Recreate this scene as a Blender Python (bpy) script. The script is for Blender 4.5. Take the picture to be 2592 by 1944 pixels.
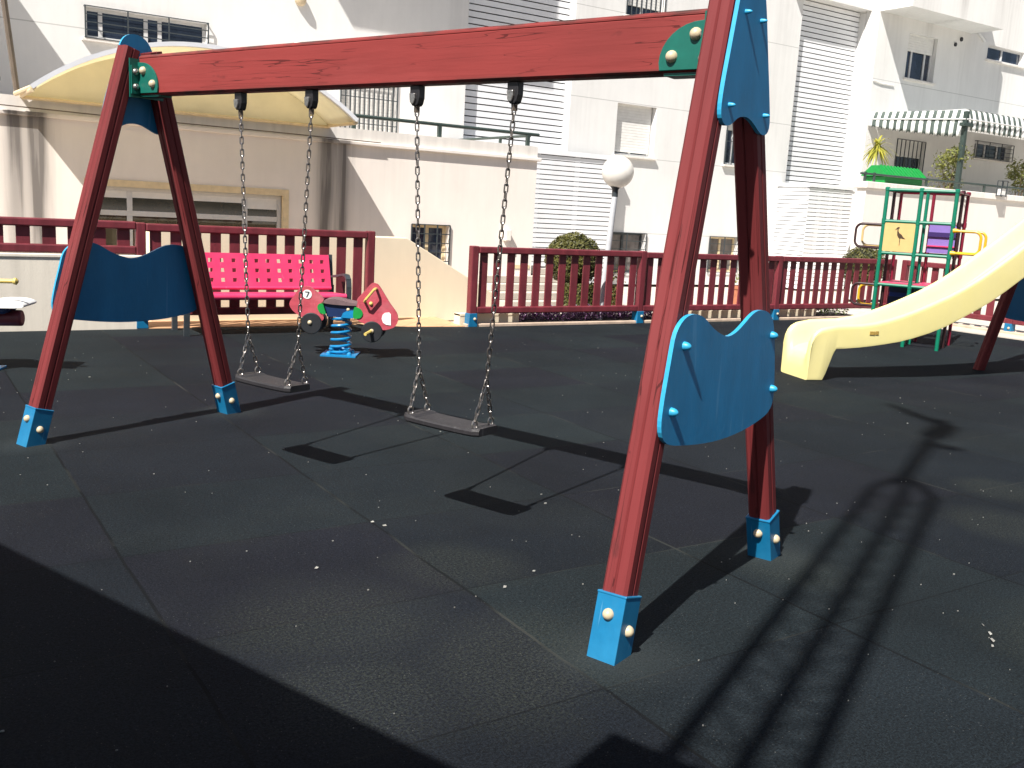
import bpy, bmesh, math, random
from mathutils import Matrix, Vector, Quaternion
from math import sin, cos, pi, radians

# ---------------------------------------------------------------- camera, sky, sun, exposure
SC = bpy.context.scene
COL = SC.collection
for o in list(bpy.data.objects): bpy.data.objects.remove(o)
# world axes: X runs along the house fronts, Y goes into depth, Z is up; the photographer stands at the origin
RT = Vector((0.84046041, -0.53908356, 0.05491102))
UP = Vector((0.0513183, 0.18006653, 0.98231486))
FW = Vector((0.53943742, 0.82277881, -0.17900364))
cam_d = bpy.data.cameras.new('camera'); cam = bpy.data.objects.new('camera', cam_d); COL.objects.link(cam)
cam.matrix_world = Matrix(((RT.x, UP.x, -FW.x, 0), (RT.y, UP.y, -FW.y, 0), (RT.z, UP.z, -FW.z, 1.5006), (0, 0, 0, 1)))
cam_d.sensor_width = 36; cam_d.lens = 33.848; cam_d.clip_end = 400; cam_d.clip_start = .05
SC.camera = cam
SUN = Vector((0.554, 0.287, -0.781)).normalized()            # the way the light travels
wd = bpy.data.worlds.new('World'); SC.world = wd; wd.use_nodes = True
nt = wd.node_tree; bg = nt.nodes['Background']
sky = nt.nodes.new('ShaderNodeTexSky'); sky.sky_type = 'NISHITA'; sky.sun_disc = False
sky.sun_elevation = radians(51.4); sky.sun_rotation = math.atan2(-SUN.x, -SUN.y)
sky.air_density = 1.0; sky.dust_density = 1.2; sky.ozone_density = 1.0
nt.links.new(sky.outputs[0], bg.inputs[0]); bg.inputs[1].default_value = 0.044
sl = bpy.data.lights.new('sun', 'SUN'); sl.energy = 4.9; sl.angle = radians(0.53); sl.color = (1, .955, .89)
so = bpy.data.objects.new('sun', sl); COL.objects.link(so); so.location = (-20, -10, 30)
so.rotation_euler = SUN.to_track_quat('-Z', 'Y').to_euler()
SC.view_settings.view_transform = 'Standard'; SC.view_settings.look = 'None'
SC.view_settings.exposure = 0.9; SC.view_settings.gamma = 1.0; SC.view_settings.use_curve_mapping = False
SC.cycles.max_bounces = 8; SC.cycles.diffuse_bounces = 4

# ---------------------------------------------------------------- materials
def mat(name, col, rough=.6, var=.12, vscale=6., stretch=(1, 1, 1), bump=.0, bscale=60., metal=0., spec=.5, col2=None, trans=0.):
    m = bpy.data.materials.new(name); m.use_nodes = True
    n = m.node_tree.nodes; l = m.node_tree.links; b = n['Principled BSDF']
    tc = n.new('ShaderNodeTexCoord'); mp = n.new('ShaderNodeMapping'); mp.inputs['Scale'].default_value = stretch
    l.new(tc.outputs['Object'], mp.inputs['Vector'])
    nz = n.new('ShaderNodeTexNoise'); nz.inputs['Scale'].default_value = vscale; nz.inputs['Detail'].default_value = 6; nz.inputs['Roughness'].default_value = .65
    l.new(mp.outputs[0], nz.inputs['Vector'])
    cr = n.new('ShaderNodeValToRGB'); e = cr.color_ramp.elements
    c2 = col2 or tuple(c * (1 - var * 1.6) for c in col)
    e[0].position = .3; e[0].color = (*c2, 1); e[1].position = .68; e[1].color = (*[min(1, c * (1 + var * .5)) for c in col], 1)
    l.new(nz.outputs['Fac'], cr.inputs[0]); l.new(cr.outputs[0], b.inputs['Base Color'])
    b.inputs['Roughness'].default_value = rough; b.inputs['Metallic'].default_value = metal; b.inputs['Specular IOR Level'].default_value = spec
    if bump:
        n2 = n.new('ShaderNodeTexNoise'); n2.inputs['Scale'].default_value = bscale; n2.inputs['Detail'].default_value = 4
        l.new(mp.outputs[0], n2.inputs['Vector'])
        bp = n.new('ShaderNodeBump'); bp.inputs['Strength'].default_value = bump; bp.inputs['Distance'].default_value = .01
        l.new(n2.outputs['Fac'], bp.inputs['Height']); l.new(bp.outputs[0], b.inputs['Normal'])
    if trans:
        tr = n.new('ShaderNodeBsdfTranslucent'); mx = n.new('ShaderNodeMixShader'); mx.inputs[0].default_value = trans
        l.new(cr.outputs[0], tr.inputs[0]); l.new(b.outputs[0], mx.inputs[1]); l.new(tr.outputs[0], mx.inputs[2])
        l.new(mx.outputs[0], n['Material Output'].inputs[0])
    return m

def N(m): return m.node_tree.nodes, m.node_tree.links
def math_(n, l, op, a, b=None):
    q = n.new('ShaderNodeMath'); q.operation = op
    for i, v in enumerate((a, b)):
        if v is None: continue
        if isinstance(v, (int, float)): q.inputs[i].default_value = v
        else: l.new(v, q.inputs[i])
    return q.outputs[0]
def mixc(n, l, fac, a, b):
    q = n.new('ShaderNodeMix'); q.data_type = 'RGBA'
    for s, v in ((0, fac), (6, a), (7, b)):
        if isinstance(v, (int, float)): q.inputs[s].default_value = v
        elif isinstance(v, tuple): q.inputs[s].default_value = (*v, 1)
        else: l.new(v, q.inputs[s])
    return q.outputs[2]

def wood(name, col, axis, edge=None):
    """weathered stain on timber: faint grain, hairline cracks, faded and grimy blotches, knots; edge = half depth of a beam whose arrises are worn black"""
    st = [12, 12, 12]; st[axis] = .8
    m = mat(name, col, .6, .075, 1.6, tuple(st), .16, 3.0, spec=.2)
    n, l = N(m); b = n['Principled BSDF']; c = b.inputs['Base Color'].links[0].from_socket
    tc = n.new('ShaderNodeTexCoord'); O = tc.outputs['Object']
    def noise(scale, det, stretch=None, dist=0., loc=(0, 0, 0)):
        w = n.new('ShaderNodeTexNoise'); w.inputs['Scale'].default_value = scale; w.inputs['Detail'].default_value = det; w.inputs['Distortion'].default_value = dist
        mp = n.new('ShaderNodeMapping'); mp.inputs['Location'].default_value = loc
        if stretch: mp.inputs['Scale'].default_value = stretch
        l.new(O, mp.inputs[0]); l.new(mp.outputs[0], w.inputs['Vector']); return w.outputs['Fac']
    def rng(v, a, b_, c_=0., d=1.):
        q = n.new('ShaderNodeMapRange'); q.inputs[1].default_value = a; q.inputs[2].default_value = b_; q.inputs[3].default_value = c_; q.inputs[4].default_value = d; l.new(v, q.inputs[0]); return q.outputs[0]
    s3 = [2.2, 2.2, 2.2]; s3[axis] = .7
    c = mixc(n, l, rng(noise(1.6, 5, s3), .45, .72, 0, .55), c, tuple(v * .62 + .004 for v in col))
    c = mixc(n, l, rng(noise(1.3, 6, s3, loc=(5, 3, 8)), .52, .75, 0, .38), c, tuple(min(1, v * 1.25 + .022) for v in col))
    s2 = [8, 8, 8]; s2[axis] = .35
    for loc, wd in (((0, 0, 0), .0042), ((4, 7, 2), .003)):
        d = math_(n, l, 'ABSOLUTE', math_(n, l, 'SUBTRACT', noise(1.9, 3, s2, .2, loc), .5))
        c = mixc(n, l, math_(n, l, 'MULTIPLY', math_(n, l, 'MULTIPLY', math_(n, l, 'LESS_THAN', d, wd), rng(noise(1.1, 2, loc=(2, 9, 1)), .42, .56)), .75), c, tuple(v * .22 for v in col))
    s4 = [5, 5, 5]; s4[axis] = 2.4
    c = mixc(n, l, rng(noise(2.0, 4, s4, loc=(1, 1, 6)), .69, .76, 0, .7), c, tuple(v * .35 + .006 for v in col))
    if edge:
        sx = n.new('ShaderNodeSeparateXYZ'); l.new(O, sx.inputs[0])
        az = math_(n, l, 'ABSOLUTE', sx.outputs[2])
        c = mixc(n, l, math_(n, l, 'MULTIPLY', rng(az, edge - .022, edge - .002), rng(noise(7, 6), .42, .62, .12, .95)), c, (.035, .028, .024))
    l.new(c, b.inputs['Base Color'])
    return m

def worn(m, tint, amt=.5, scale=9., scr=.5):
    """scuffs, pale scratches and faded patches on painted boards"""
    n, l = N(m); b = n['Principled BSDF']; c = b.inputs['Base Color'].links[0].from_socket
    tc = n.new('ShaderNodeTexCoord'); O = tc.outputs['Object']
    def noise(scale, det, stretch=(1, 1, 1), rot=0.):
        w = n.new('ShaderNodeTexNoise'); w.inputs['Scale'].default_value = scale; w.inputs['Detail'].default_value = det
        mp = n.new('ShaderNodeMapping'); mp.inputs['Scale'].default_value = stretch; mp.inputs['Rotation'].default_value = (rot, rot * .7, rot * .4); l.new(O, mp.inputs[0]); l.new(mp.outputs[0], w.inputs['Vector']); return w.outputs['Fac']
    def rng(v, a, b_, d=1.):
        q = n.new('ShaderNodeMapRange'); q.inputs[1].default_value = a; q.inputs[2].default_value = b_; q.inputs[4].default_value = d; l.new(v, q.inputs[0]); return q.outputs[0]
    c = mixc(n, l, rng(noise(scale * .25, 6), .45, .75, amt), c, tint)
    c = mixc(n, l, rng(noise(scale, 5, (1, 1, .25)), .55, .75, amt * .5), c, tint)
    for k, rot in enumerate((.5, 1.9)):
        c = mixc(n, l, rng(noise(scale * 1.3 + k, 2, (1.5, 1.5, .08), rot), .705, .73, scr), c, tuple(min(1, v * 1.2 + .12) for v in tint))
    l.new(c, b.inputs['Base Color']); return m

def plaster(name, col, lines=(), streaks=(), top=2.3, dirt=.15):
    """painted render; joint lines at given heights, water streaks running down at given places along X"""
    m = mat(name, col, .85, .05, 1.3, (1, 1, .5), .12, 90)
    n, l = N(m); b = n['Principled BSDF']; c = b.inputs['Base Color'].links[0].from_socket
    tc = n.new('ShaderNodeTexCoord'); sx = n.new('ShaderNodeSeparateXYZ'); l.new(tc.outputs['Object'], sx.inputs[0])
    X, Y, Z = sx.outputs
    mp = n.new('ShaderNodeMapping'); mp.inputs['Scale'].default_value = (7, 7, .35); l.new(tc.outputs['Object'], mp.inputs[0])
    sn = n.new('ShaderNodeTexNoise'); sn.inputs['Scale'].default_value = 1.6; sn.inputs['Detail'].default_value = 5; l.new(mp.outputs[0], sn.inputs['Vector'])
    sm = n.new('ShaderNodeMapRange'); sm.inputs[1].default_value = .42; sm.inputs[2].default_value = .72; l.new(sn.outputs['Fac'], sm.inputs[0])
    for (s, w, zb, amt) in streaks:
        g = math_(n, l, 'DIVIDE', math_(n, l, 'SUBTRACT', X, s), w)
        g = math_(n, l, 'POWER', math_(n, l, 'ABSOLUTE', g), 3)
        g = math_(n, l, 'DIVIDE', 1., math_(n, l, 'ADD', g, 1.))
        fz = n.new('ShaderNodeMapRange'); fz.inputs[1].default_value = zb; fz.inputs[2].default_value = top; fz.inputs[3].default_value = .1; fz.inputs[4].default_value = 1
        l.new(Z, fz.inputs[0])
        f = math_(n, l, 'MULTIPLY', math_(n, l, 'MULTIPLY', g, fz.outputs[0]), math_(n, l, 'MULTIPLY', math_(n, l, 'ADD', math_(n, l, 'MULTIPLY', sm.outputs[0], .5), .5), amt))
        c = mixc(n, l, math_(n, l, 'MINIMUM', f, .92), c, (.135, .12, .11))
    if dirt:
        c = mixc(n, l, math_(n, l, 'MULTIPLY', sm.outputs[0], dirt), c, tuple(v * .55 for v in col))
    for z in lines:
        f = math_(n, l, 'LESS_THAN', math_(n, l, 'ABSOLUTE', math_(n, l, 'SUBTRACT', Z, z)), .008)
        c = mixc(n, l, math_(n, l, 'MULTIPLY', f, .55), c, (.28, .28, .27))
    l.new(c, b.inputs['Base Color'])
    return m

M = {}
M['beam'] = wood('red_beam_paint', (.238, .037, .034), 0, .114)
M['post'] = wood('red_post_paint', (.165, .0265, .028), 2)
M['fence'] = mat('fence_red', (.175, .026, .036), .5, .25, 7, (1, 1, .3), .15, 40)
M['blue'] = worn(mat('blue_board', (.008, .180, .385), .55, .12, 9, (1, 1, .35), .1, 80), (.028, .21, .40), .45, 9, .22)
M['blue_edge'] = mat('blue_edge_lacquer', (.03, .33, .56), .4, .10, 30)
M['sleeve'] = worn(mat('blue_steel', (.005, .150, .315), .42, .10, 12), (.03, .19, .33), .35, 22, .3)
M['green'] = mat('green_plastic', (.004, .115, .085), .45, .12, 14)
M['cream'] = mat('cream_cap', (.55, .45, .30), .4, .12, 60)
M['black'] = mat('black_plastic', (.012, .011, .013), .5, .2, 40)
M['steel'] = mat('galvanised_steel', (.48, .45, .42), .3, .3, 50, metal=.9)
M['chain'] = mat('chain_steel', (.36, .33, .31), .3, .35, 120, metal=.95)
M['rubber_seat'] = worn(mat('seat_rubber', (.020, .018, .021), .55, .25, 26, (1, 3, 1), .2, 120), (.035, .032, .035), .5, 14, .3)
M['pink'] = worn(mat('pink_plastic', (.68, .042, .135), .42, .08, 5), (.62, .10, .19), .35, 12, .15)
M['gray_metal'] = mat('grey_metal', (.045, .055, .062), .45, .15, 20)
M['dark_green_metal'] = mat('dark_green_metal', (.035, .055, .048), .5, .15, 20)
M['brown_metal'] = mat('brown_metal', (.13, .10, .075), .5, .15, 9)
M['alu'] = mat('white_aluminium', (.62, .62, .62), .4, .05, 20)
M['white_slat'] = mat('white_slat', (.80, .81, .83), .45, .05, 3)
M['glass'] = mat('window_glass', (.030, .040, .068), .05, .6, 1.6, spec=.8, col2=(.006, .009, .018))  # mottled tone stands in for uneven reflections in the panes
M['glass_warm'] = mat('shop_glass', (.045, .040, .028), .05, .5, 1.4, spec=.9)
M['blindm'] = mat('roller_blind', (.76, .75, .72), .6, .06, 8)
M['wood_frame'] = mat('ochre_frame', (.80, .64, .40), .5, .1, 10)
M['dark_void'] = mat('dark_backing', (.035, .036, .042), .9, .2, 3)
M['white_globe'] = mat('white_globe_glass', (.90, .88, .84), .3, .02, 4, col2=(.86, .83, .78), trans=.35)
M['car_red'] = worn(mat('red_board', (.44, .060, .085), .5, .15, 12, (1, 1, 3), .1, 60), (.46, .15, .17), .55, 26, .4)
M['tyre'] = mat('black_board', (.012, .014, .018), .55, .2, 20)
M['spring'] = mat('blue_spring', (.008, .20, .44), .35, .1, 20)
M['navy'] = mat('navy_plastic', (.006, .022, .085), .45, .15, 12)
M['bgreen'] = mat('bright_green', (.006, .25, .045), .45, .1, 12)
M['white'] = mat('white_paint', (.78, .78, .76), .5, .06, 12)
M['yellow_tube'] = mat('yellow_tube', (.72, .40, .02), .4, .08, 12)
M['pale_yellow'] = mat('pale_yellow_handle', (.62, .47, .13), .45, .1, 12)
M['slide'] = worn(mat('slide_plastic', (.88, .78, .34), .34, .04, 2.5, (1, 1, 1), .03, 30, spec=.5), (.80, .72, .42), .3, 7, .08)
M['slide_sticker'] = mat('faded_sticker', (.42, .27, .06), .6, .35, 90)
M['tube_green'] = mat('green_tube', (.002, .165, .095), .4, .1, 12)
M['tube_red'] = mat('red_tube', (.20, .008, .028), .4, .15, 12)
M['tube_dark'] = mat('dark_tube', (.035, .012, .014), .45, .2, 12)
M['peach'] = mat('peach_board', (.60, .42, .17), .5, .05, 10)
M['purple'] = mat('purple_board', (.21, .14, .42), .5, .06, 10)
M['dark_purple'] = mat('dark_purple_board', (.03, .012, .10), .5, .06, 10)
M['cobalt'] = mat('cobalt_board', (.015, .06, .36), .45, .1, 10)
M['canvas'] = mat('canopy_canvas', (.92, .86, .67), .75, .05, 2.5, trans=.52)
M['canvas_white'] = mat('white_canvas', (.78, .79, .82), .6, .04, 5)
M['stripe_white'] = mat('awning_white', (.76, .77, .75), .8, .05, 8)
M['stripe_green'] = mat('awning_green', (.075, .10, .088), .8, .12, 8)
M['terracotta'] = mat('clay_pot', (.42, .15, .08), .8, .15, 9)
M['leaf_topiary'] = mat('topiary_leaf', (.095, .088, .014), .55, .5, 5, trans=.12, col2=(.035, .040, .008))
M['trunk_and_shade'] = mat('topiary_shade', (.020, .022, .008), .9, .3, 8)  # dark tone for the shade inside clipped foliage, also on the trunk
M['trunk'] = mat('plant_trunk', (.16, .12, .075), .85, .3, 14, (1, 1, .3), .4, 40)
M['leaf_shrub'] = mat('shrub_leaf', (.20, .20, .045), .5, .45, 4, trans=.2, col2=(.09, .12, .03))
M['leaf_yellow'] = mat('strap_leaf', (.38, .34, .04), .5, .35, 6, trans=.2, col2=(.20, .22, .03))
M['leaf_purple'] = mat('purple_leaf', (.17, .075, .17), .45, .45, 7, trans=.1, col2=(.05, .02, .06))
M['leaf_bed'] = mat('bed_leaf', (.09, .12, .03), .6, .5, 7, trans=.1, col2=(.05, .06, .02))
M['flower'] = mat('pink_flower', (.60, .14, .42), .6, .3, 30)
M['soil'] = mat('bed_soil', (.045, .033, .028), .95, .4, 12, bump=.6, bscale=30)
M['litter'] = mat('pale_flakes', (.30, .295, .27), .8, .35, 12)
M['roof_dark'] = mat('shelter_roof', (.25, .24, .22), .8, .15, 4)
M['wall_white'] = plaster('white_render', (.735, .73, .715), (1.12, 2.72, 3.83, 5.60, 6.72), ((3.6, .8, 2.4, .10), (9.2, .25, 2, .22), (12.2, .35, 2.2, .18), (14.9, .5, 2, .10), (17.8, .4, 2, .14)), 6.5, dirt=.05)
M['wall_right'] = plaster('white_render_right', (.735, .728, .71), (2.9, 5.15), ((22.7, .16, 6.3, .55), (24.3, .3, 4.5, .22), (21.2, .35, 2.5, .16), (26.2, .4, 2.5, .2)), 7.2, dirt=.07)
M['wall_annex'] = plaster('cream_render', (.90, .825, .755), (), ((1.36, .10, -2.6, 1.5), (1.60, .11, -2.6, 1.7), (5.29, .10, -2.0, 1.7), (5.55, .11, -2.0, 1.5), (6.3, .4, 1.2, .16), (7.3, .3, 1.4, .12), (8.3, .4, 1.3, .12)), 2.3, .03)
M['moulding'] = plaster('parapet_render', (.76, .72, .67), (), (), 2.5, .3)
M['wall_low'] = plaster('low_wall_render', (.82, .71, .53), (), (), 1, .06)
M['wall_grey'] = plaster('worn_low_wall', (.80, .73, .62), (), (), 1, .28)
M['wall_terr'] = plaster('terrace_render', (.74, .70, .65), (), (), 2.5, .06)

# rubber tiles ------------------------------------------------------------------------------------
def rubber_mat():
    m = bpy.data.materials.new('rubber_tiles'); m.use_nodes = True; n, l = N(m); b = n['Principled BSDF']
    tc = n.new('ShaderNodeTexCoord'); sx = n.new('ShaderNodeSeparateXYZ'); l.new(tc.outputs['Object'], sx.inputs[0])
    wn = n.new('ShaderNodeTexNoise'); wn.inputs['Scale'].default_value = 2.2; wn.inputs['Detail'].default_value = 2; l.new(tc.outputs['Object'], wn.inputs['Vector'])
    wob = math_(n, l, 'MULTIPLY', math_(n, l, 'SUBTRACT', wn.outputs['Fac'], .5), .02)
    u = math_(n, l, 'ADD', math_(n, l, 'DIVIDE', math_(n, l, 'SUBTRACT', sx.outputs[0], .75), 1.12), wob)
    v = math_(n, l, 'ADD', math_(n, l, 'DIVIDE', math_(n, l, 'SUBTRACT', sx.outputs[1], 4.01), .90), wob)
    iu = math_(n, l, 'FLOOR', u); iv = math_(n, l, 'FLOOR', v)
    fu = math_(n, l, 'FRACT', u); fv = math_(n, l, 'FRACT', v)
    def edge(f, w):
        return math_(n, l, 'LESS_THAN', math_(n, l, 'MINIMUM', f, math_(n, l, 'SUBTRACT', 1., f)), w)
    cb = n.new('ShaderNodeCombineXYZ'); l.new(iu, cb.inputs[0]); l.new(iv, cb.inputs[1])
    wh = n.new('ShaderNodeTexWhiteNoise'); wh.noise_dimensions = '3D'; l.new(cb.outputs[0], wh.inputs['Vector'])
    cr = n.new('ShaderNodeValToRGB'); e = cr.color_ramp.elements
    e[0].color = (.0060, .0086, .0116, 1); e[1].color = (.0094, .0136, .0158, 1)
    for p, c in ((.25, (.0072, .0083, .0122)), (.5, (.0074, .0103, .0134)), (.75, (.0080, .0117, .0140))):
        q = e.new(p); q.color = (*c, 1)
    l.new(wh.outputs['Value'], cr.inputs[0])
    big = n.new('ShaderNodeTexNoise'); big.inputs['Scale'].default_value = .8; big.inputs['Detail'].default_value = 7; big.inputs['Roughness'].default_value = .7; l.new(tc.outputs['Object'], big.inputs['Vector'])
    bm_ = n.new('ShaderNodeMapRange'); bm_.inputs[1].default_value = .35; bm_.inputs[2].default_value = .7; bm_.inputs[3].default_value = .78; bm_.inputs[4].default_value = 1.28; l.new(big.outputs['Fac'], bm_.inputs[0])
    gr = n.new('ShaderNodeTexNoise'); gr.inputs['Scale'].default_value = 150; gr.inputs['Detail'].default_value = 3; gr.inputs['Roughness'].default_value = .8; l.new(tc.outputs['Object'], gr.inputs['Vector'])
    gm = n.new('ShaderNodeMapRange'); gm.inputs[1].default_value = .3; gm.inputs[2].default_value = .7; gm.inputs[3].default_value = .45; gm.inputs[4].default_value = 1.65; l.new(gr.outputs['Fac'], gm.inputs[0])
    md = n.new('ShaderNodeTexNoise'); md.inputs['Scale'].default_value = 75; md.inputs['Detail'].default_value = 6; md.inputs['Roughness'].default_value = .85; l.new(tc.outputs['Object'], md.inputs['Vector'])
    mm = n.new('ShaderNodeMapRange'); mm.inputs[1].default_value = .36; mm.inputs[2].default_value = .64; mm.inputs[3].default_value = .40; mm.inputs[4].default_value = 1.62; l.new(md.outputs['Fac'], mm.inputs[0])
    fac = math_(n, l, 'MULTIPLY', math_(n, l, 'MULTIPLY', bm_.outputs[0], mm.outputs[0]), gm.outputs[0])
    vm = n.new('ShaderNodeVectorMath'); vm.operation = 'SCALE'; l.new(cr.outputs[0], vm.inputs[0]); l.new(fac, vm.inputs['Scale'])
    c = vm.outputs[0]
    # worn, sandy patches where the surface has gone olive and granular
    pa = n.new('ShaderNodeTexNoise'); pa.inputs['Scale'].default_value = .95; pa.inputs['Detail'].default_value = 5
    mpp = n.new('ShaderNodeMapping'); mpp.inputs['Location'].default_value = (3.1, 1.7, 0); l.new(tc.outputs['Object'], mpp.inputs[0]); l.new(mpp.outputs[0], pa.inputs['Vector'])
    pm = n.new('ShaderNodeMapRange'); pm.inputs[1].default_value = .52; pm.inputs[2].default_value = .68; l.new(pa.outputs['Fac'], pm.inputs[0])
    blob = None
    for bx, by, br in ((1.35, 3.05, .42), (1.75, 2.55, .40), (1.15, 2.55, .30), (1.95, 3.35, .3), (3.9, 1.55, .45), (3.3, 2.7, .22), (4.9, 2.6, .3), (5.6, 3.1, .25)):
        q = n.new('ShaderNodeVectorMath'); q.operation = 'DISTANCE'; l.new(tc.outputs['Object'], q.inputs[0]); q.inputs[1].default_value = (bx, by, 0)
        d_ = math_(n, l, 'DIVIDE', q.outputs['Value'], br); blob = d_ if blob is None else math_(n, l, 'MINIMUM', blob, d_)
    bl = n.new('ShaderNodeMapRange'); bl.inputs[1].default_value = 1.25; bl.inputs[2].default_value = .55; l.new(math_(n, l, 'ADD', blob, math_(n, l, 'MULTIPLY', math_(n, l, 'SUBTRACT', big.outputs['Fac'], .5), 2.4)), bl.inputs[0])
    patch = math_(n, l, 'MAXIMUM', math_(n, l, 'MULTIPLY', pm.outputs[0], .35), bl.outputs[0])
    g2 = n.new('ShaderNodeTexNoise'); g2.inputs['Scale'].default_value = 95; g2.inputs['Detail'].default_value = 6; g2.inputs['Roughness'].default_value = .85; l.new(tc.outputs['Object'], g2.inputs['Vector'])
    g2m = n.new('ShaderNodeMapRange'); g2m.inputs[1].default_value = .47; g2m.inputs[2].default_value = .62; l.new(g2.outputs['Fac'], g2m.inputs[0])
    c = mixc(n, l, math_(n, l, 'MULTIPLY', math_(n, l, 'MULTIPLY', patch, g2m.outputs[0]), .62), c, (.048, .055, .044))
    # dust caught in the seams
    dn = n.new('ShaderNodeTexNoise'); dn.inputs['Scale'].default_value = 1.7; l.new(tc.outputs['Object'], dn.inputs['Vector'])
    dm = n.new('ShaderNodeMapRange'); dm.inputs[1].default_value = .5; dm.inputs[2].default_value = .66; l.new(dn.outputs['Fac'], dm.inputs[0])
    seam_u = edge(fu, .0060); seam_v = edge(fv, .0042)
    seam = math_(n, l, 'MAXIMUM', seam_u, math_(n, l, 'MULTIPLY', seam_v, .8))
    scol = mixc(n, l, dm.outputs[0], (.003, .0035, .004), (.036, .038, .034))
    c = mixc(n, l, math_(n, l, 'MULTIPLY', seam, .75), c, scol)
    # grey dust gathered round the four feet of the swing
    vd = None
    for fx, fy in ((2.03, 2.39), (3.32, 2.88), (.66, 6.06), (1.96, 6.55), (3.7, 8.7)):
        q = n.new('ShaderNodeVectorMath'); q.operation = 'DISTANCE'; l.new(tc.outputs['Object'], q.inputs[0]); q.inputs[1].default_value = (fx, fy, 0)
        vd = q.outputs['Value'] if vd is None else math_(n, l, 'MINIMUM', vd, q.outputs['Value'])
    dr = n.new('ShaderNodeMapRange'); dr.inputs[1].default_value = .30; dr.inputs[2].default_value = .07; l.new(math_(n, l, 'ADD', vd, math_(n, l, 'MULTIPLY', math_(n, l, 'SUBTRACT', pa.outputs['Fac'], .5), .5)), dr.inputs[0])
    c = mixc(n, l, math_(n, l, 'MULTIPLY', math_(n, l, 'MULTIPLY', dr.outputs[0], gm.outputs[0]), .4), c, (.034, .041, .043))
    # tiny pale crumbs
    vo = n.new('ShaderNodeTexVoronoi'); vo.inputs['Scale'].default_value = 46; l.new(tc.outputs['Object'], vo.inputs['Vector'])
    cm = math_(n, l, 'MULTIPLY', math_(n, l, 'LESS_THAN', vo.outputs['Distance'], .085), math_(n, l, 'GREATER_THAN', dn.outputs['Fac'], .46))
    l.new(mixc(n, l, math_(n, l, 'MULTIPLY', cm, .55), c, (.11, .11, .10)), b.inputs['Base Color'])
    b.inputs['Roughness'].default_value = .85; b.inputs['Specular IOR Level'].default_value = .12
    h = math_(n, l, 'SUBTRACT', math_(n, l, 'ADD', math_(n, l, 'MULTIPLY', gr.outputs['Fac'], .45), math_(n, l, 'MULTIPLY', g2.outputs['Fac'], .25)), math_(n, l, 'MULTIPLY', math_(n, l, 'MAXIMUM', edge(fu, .006), edge(fv, .006)), 1.2))
    bp = n.new('ShaderNodeBump'); bp.inputs['Strength'].default_value = .55; bp.inputs['Distance'].default_value = .006; l.new(h, bp.inputs['Height']); l.new(bp.outputs[0], b.inputs['Normal'])
    return m
M['rubber'] = rubber_mat()

def paving_mat():
    m = mat('clay_paving', (.60, .35, .19), .8, .12, 4, bump=.2, bscale=60); n, l = N(m); b = n['Principled BSDF']; c = b.inputs['Base Color'].links[0].from_socket
    tc = n.new('ShaderNodeTexCoord'); mp = n.new('ShaderNodeMapping'); mp.inputs['Rotation'].default_value = (0, 0, radians(45)); mp.inputs['Scale'].default_value = (2.4, 2.4, 1)
    l.new(tc.outputs['Object'], mp.inputs[0]); sx = n.new('ShaderNodeSeparateXYZ'); l.new(mp.outputs[0], sx.inputs[0])
    e = []
    for i in (0, 1):
        f = math_(n, l, 'FRACT', sx.outputs[i]); e.append(math_(n, l, 'LESS_THAN', math_(n, l, 'MINIMUM', f, math_(n, l, 'SUBTRACT', 1., f)), .02))
    l.new(mixc(n, l, math_(n, l, 'MULTIPLY', math_(n, l, 'MAXIMUM', e[0], e[1]), .5), c, (.30, .17, .10)), b.inputs['Base Color'])
    return m
M['paving'] = paving_mat()
M['concrete'] = mat('pale_paving', (.52, .47, .41), .85, .12, 3, bump=.2, bscale=50)
M['kerb'] = mat('kerb_stone', (.55, .42, .32), .85, .2, 6, bump=.2, bscale=50)

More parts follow.
